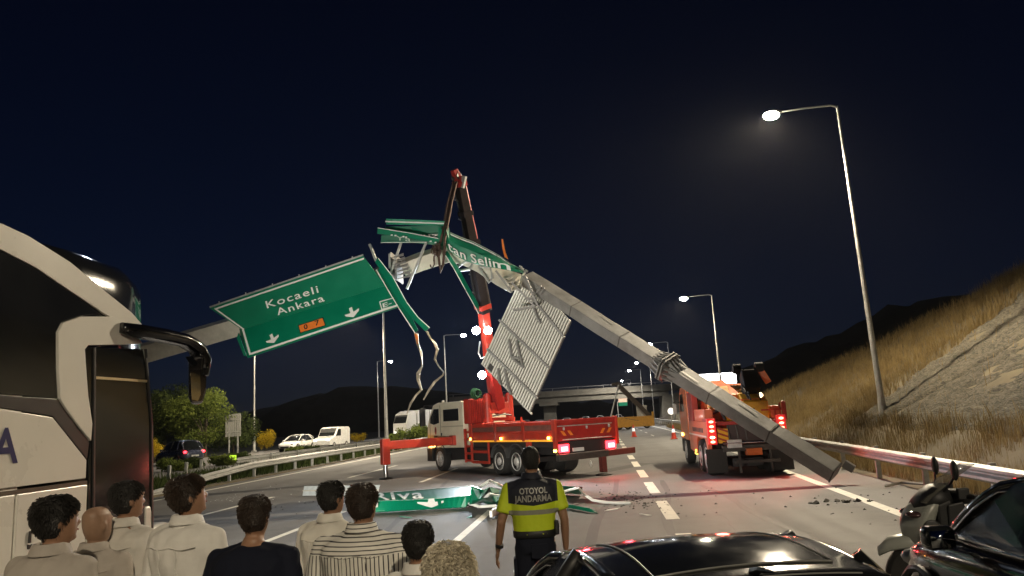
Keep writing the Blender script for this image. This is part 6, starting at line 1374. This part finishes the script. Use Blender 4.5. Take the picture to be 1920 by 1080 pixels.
# white lit panel, small signs, cones
LP = empty('lit_panel', (0,0,0), 0, 'glaring white lit panel behind the recovery truck', 'light panel'); a = at(1303,722,75); b = at(1380,697,75)
mb = MB(); mb.box(a.x,b.x,75,75.3,a.z-.1,b.z); mb.build('housing', dark_m, LP); mb = MB(); mb.box(a.x+.06,b.x-.06,74.98,74.998,a.z-.04,b.z-.06); mb.build('screen', mat('panel_screen', (1,1,1), .4, emit=((.93,.96,1),7), var=0), LP)
for x in (a.x+.4,b.x-.4): mb = MB(); mb.box(x-.08,x+.08,75.3,75.45,-.2,b.z-.2); mb.build('post', galv, LP)
RS = empty('round_sign', (at(1258,771,80).x,80,.3), 0, 'small round white sign on a post beyond the recovery truck', 'traffic sign'); z = at(1258,771,80).z-.3
mb = MB(); mb.cyl((0,0,0),(0,0,z),.035); mb.build('post', galv, RS); mb = MB(); mb.cyl((0,-.06,z),(0,-.045,z),.34,n=28); mb.build('disc', mat('sign_glow_white', (.85,.85,.8), .3, emit=((1,.95,.85),.55), var=0), RS)  # disc glows faintly, its reflected light put into the material
DS = empty('exit_sign', (at(1168,755,110).x,110,0), 0, 'small green and pale sign on a frame under the far bridge', 'road sign'); z = at(1168,755,110).z
mb = MB(); mb.box(-.62,.62,-.02,.02,z-.45,z+.05); mb.build('green_panel', green, DS); mb = MB(); mb.box(-.62,.62,-.02,.02,z+.06,z+.6); mb.build('pale_panel', mat('pale_sign', (.7,.5,.38), .4), DS)
mb = MB(); mb.tube([(-.8,.1,0),(-.8,.1,z+.1),(-.5,.1,z+.3)],.06,8); mb.build('frame', galv, DS)
cone_m = mat('cone_red', (.65,.05,.02), .5, 0, .1); cone0 = None
for i, (px, py) in enumerate(((1149,822),(1189,819),(1264,823))):
    g = gnd(px, py); lab = ['traffic cone beside the yellow trailer corner, leftmost on the road', 'middle traffic cone of the three on the road', 'traffic cone nearest the recovery truck'][i]
    if cone0 is None:
        cone0 = empty('traffic_cone', g, 0, lab, 'traffic cone', 'traffic cones across the lanes')
        mb = MB(); mb.box(-.2,.2,-.2,.2,0,.04); mb.build('base', cone_m, cone0, bevel=.01); mb = MB(); mb.lathe([(.15,.04),(.1,.36),(.085,.36)],16); mb.build('lower_cone', cone_m, cone0, smooth=True)
        mb = MB(); mb.lathe([(.1,.36),(.065,.56)],16); mb.build('white_band', mat('cone_white', (.85,.85,.82), .4, emit=((1,1,.95),.35), var=0), cone0, smooth=True); mb = MB(); mb.lathe([(.065,.56),(.03,.78),(.01,.79)],16); mb.build('upper_cone', cone_m, cone0, smooth=True)  # white band given a faint glow in place of reflected light
        cone0.scale = (1.25,1.25,1.25)
    else: r_ = copy_tree(cone0); r_.location = g; r_['label'] = lab
r_ = copy_tree(cone0); del r_['group']; r_.location = Vector(T.matrix_basis @ Vector((1.4,-.35,1.31))); r_['label'] = 'red traffic cone standing on the crane truck bed'; r_.scale = (.9,.9,1)
# yellow trailer with the raised ramp
YT = empty('tipper_trailer', (3.6,90,0), 0, 'long yellow trailer across the lanes with a raised dark ramp', 'trailer'); x0, x1 = at(1146,790,90).x-3.6, at(1227,790,90).x-3.6
mb = MB(); mb.box(x0,x1,0,2.2,.25,1.42); mb.build('side_body', yel_p, YT, bevel=.03)
for i in range(6): x = x0+.1+i*(x1-x0-.2)/5; mb = MB(); mb.box(x-.06,x+.06,-.08,-.002,.28,1.42); mb.build('side_rib', yel_p, YT)
mb = MB(); mb.box(x0,x1,-.1,-.003,1.3,1.45); mb.build('top_rail', yel_p, YT)
mb = MB(); mb.bar((x0+1.6,-.06,1.3),(x0+3.2,-.06,.95),.04,.05); mb.build('hose', dark_m, YT)
mb = MB(); mb.box(x0+.05,x0+.35,-.1,.1,1.42,1.75); mb.build('corner_post', yel_p, YT); mb = MB(); mb.box(x1-.25,x1,-.1,.1,1.42,1.9); mb.build('corner_post', yel_p, YT)
r0 = at(1158,720,91)-Vector((3.6,90,0)); r1 = at(1222,784,91)-Vector((3.6,90,0)); rampm = mat('ramp_brown', (.06,.045,.035), .7, 0, .3)
for y in (-.2,1.9): mb = MB(); mb.bar(r0+Vector((0,y,0)), r1+Vector((0,y,0)), .16, .5); mb.build('ramp_beam', rampm, YT)
for i in range(14): p = r0.lerp(r1,(i+.5)/14); mb = MB(); mb.bar(p+Vector((0,-.2,0)), p+Vector((0,1.9,0)), .12, .18); mb.build('ramp_rung', rampm, YT)
mb = MB(); mb.bar(r0+Vector((-.7,.8,.0)), r0+Vector((.2,.8,.1)), 1.6, .3); mb.build('ramp_head', rampm, YT)
q0 = at(1160,722,90.5)-Vector((3.6,90,0)); q1 = at(1144,786,89.8)-Vector((3.6,90,0)); mb = MB(); mb.cyl(q0,q1,.09,n=8); mb.build('strut', galv, YT)
mb = MB(); mb.box(2.0-1.3,3.2-1.3,1.2,2.2,1.42,2.7); mb.build('control_cabinet', galv, YT)
for x in (x0+.9,x0+1.9,x1-.9): wheel(YT, x, .25, .42, .3, -1)
street_lamp((9.5,169,.4), 11.2, 2.1, 'fifth street lamp on the right, beside the overpass', 16000, False, colr=(1,.93,.82))
street_lamp((9.3,222,.3), 11.2, 2.1, 'sixth and farthest street lamp on the right', 0, False)
# ================================================================== thin night haze round the whole place
mb = MB(); mb.box(-950,950,-350,2450,-1.3,45); hz = mb.build('haze', None); hz['kind'] = 'stuff'; hz['label'] = 'thin night haze around the lamps'
hm = bpy.data.materials.new('haze_air'); hm.use_nodes = True; hn = hm.node_tree.nodes; hn.remove(hn['Principled BSDF'])
pv = hn.new('ShaderNodeVolumePrincipled'); pv.inputs['Color'].default_value = (.85,.88,.95,1); pv.inputs['Density'].default_value = .00008; pv.inputs['Anisotropy'].default_value = .5
hm.node_tree.links.new(pv.outputs[0], hn['Material Output'].inputs['Volume']); hz.data.materials.append(hm)
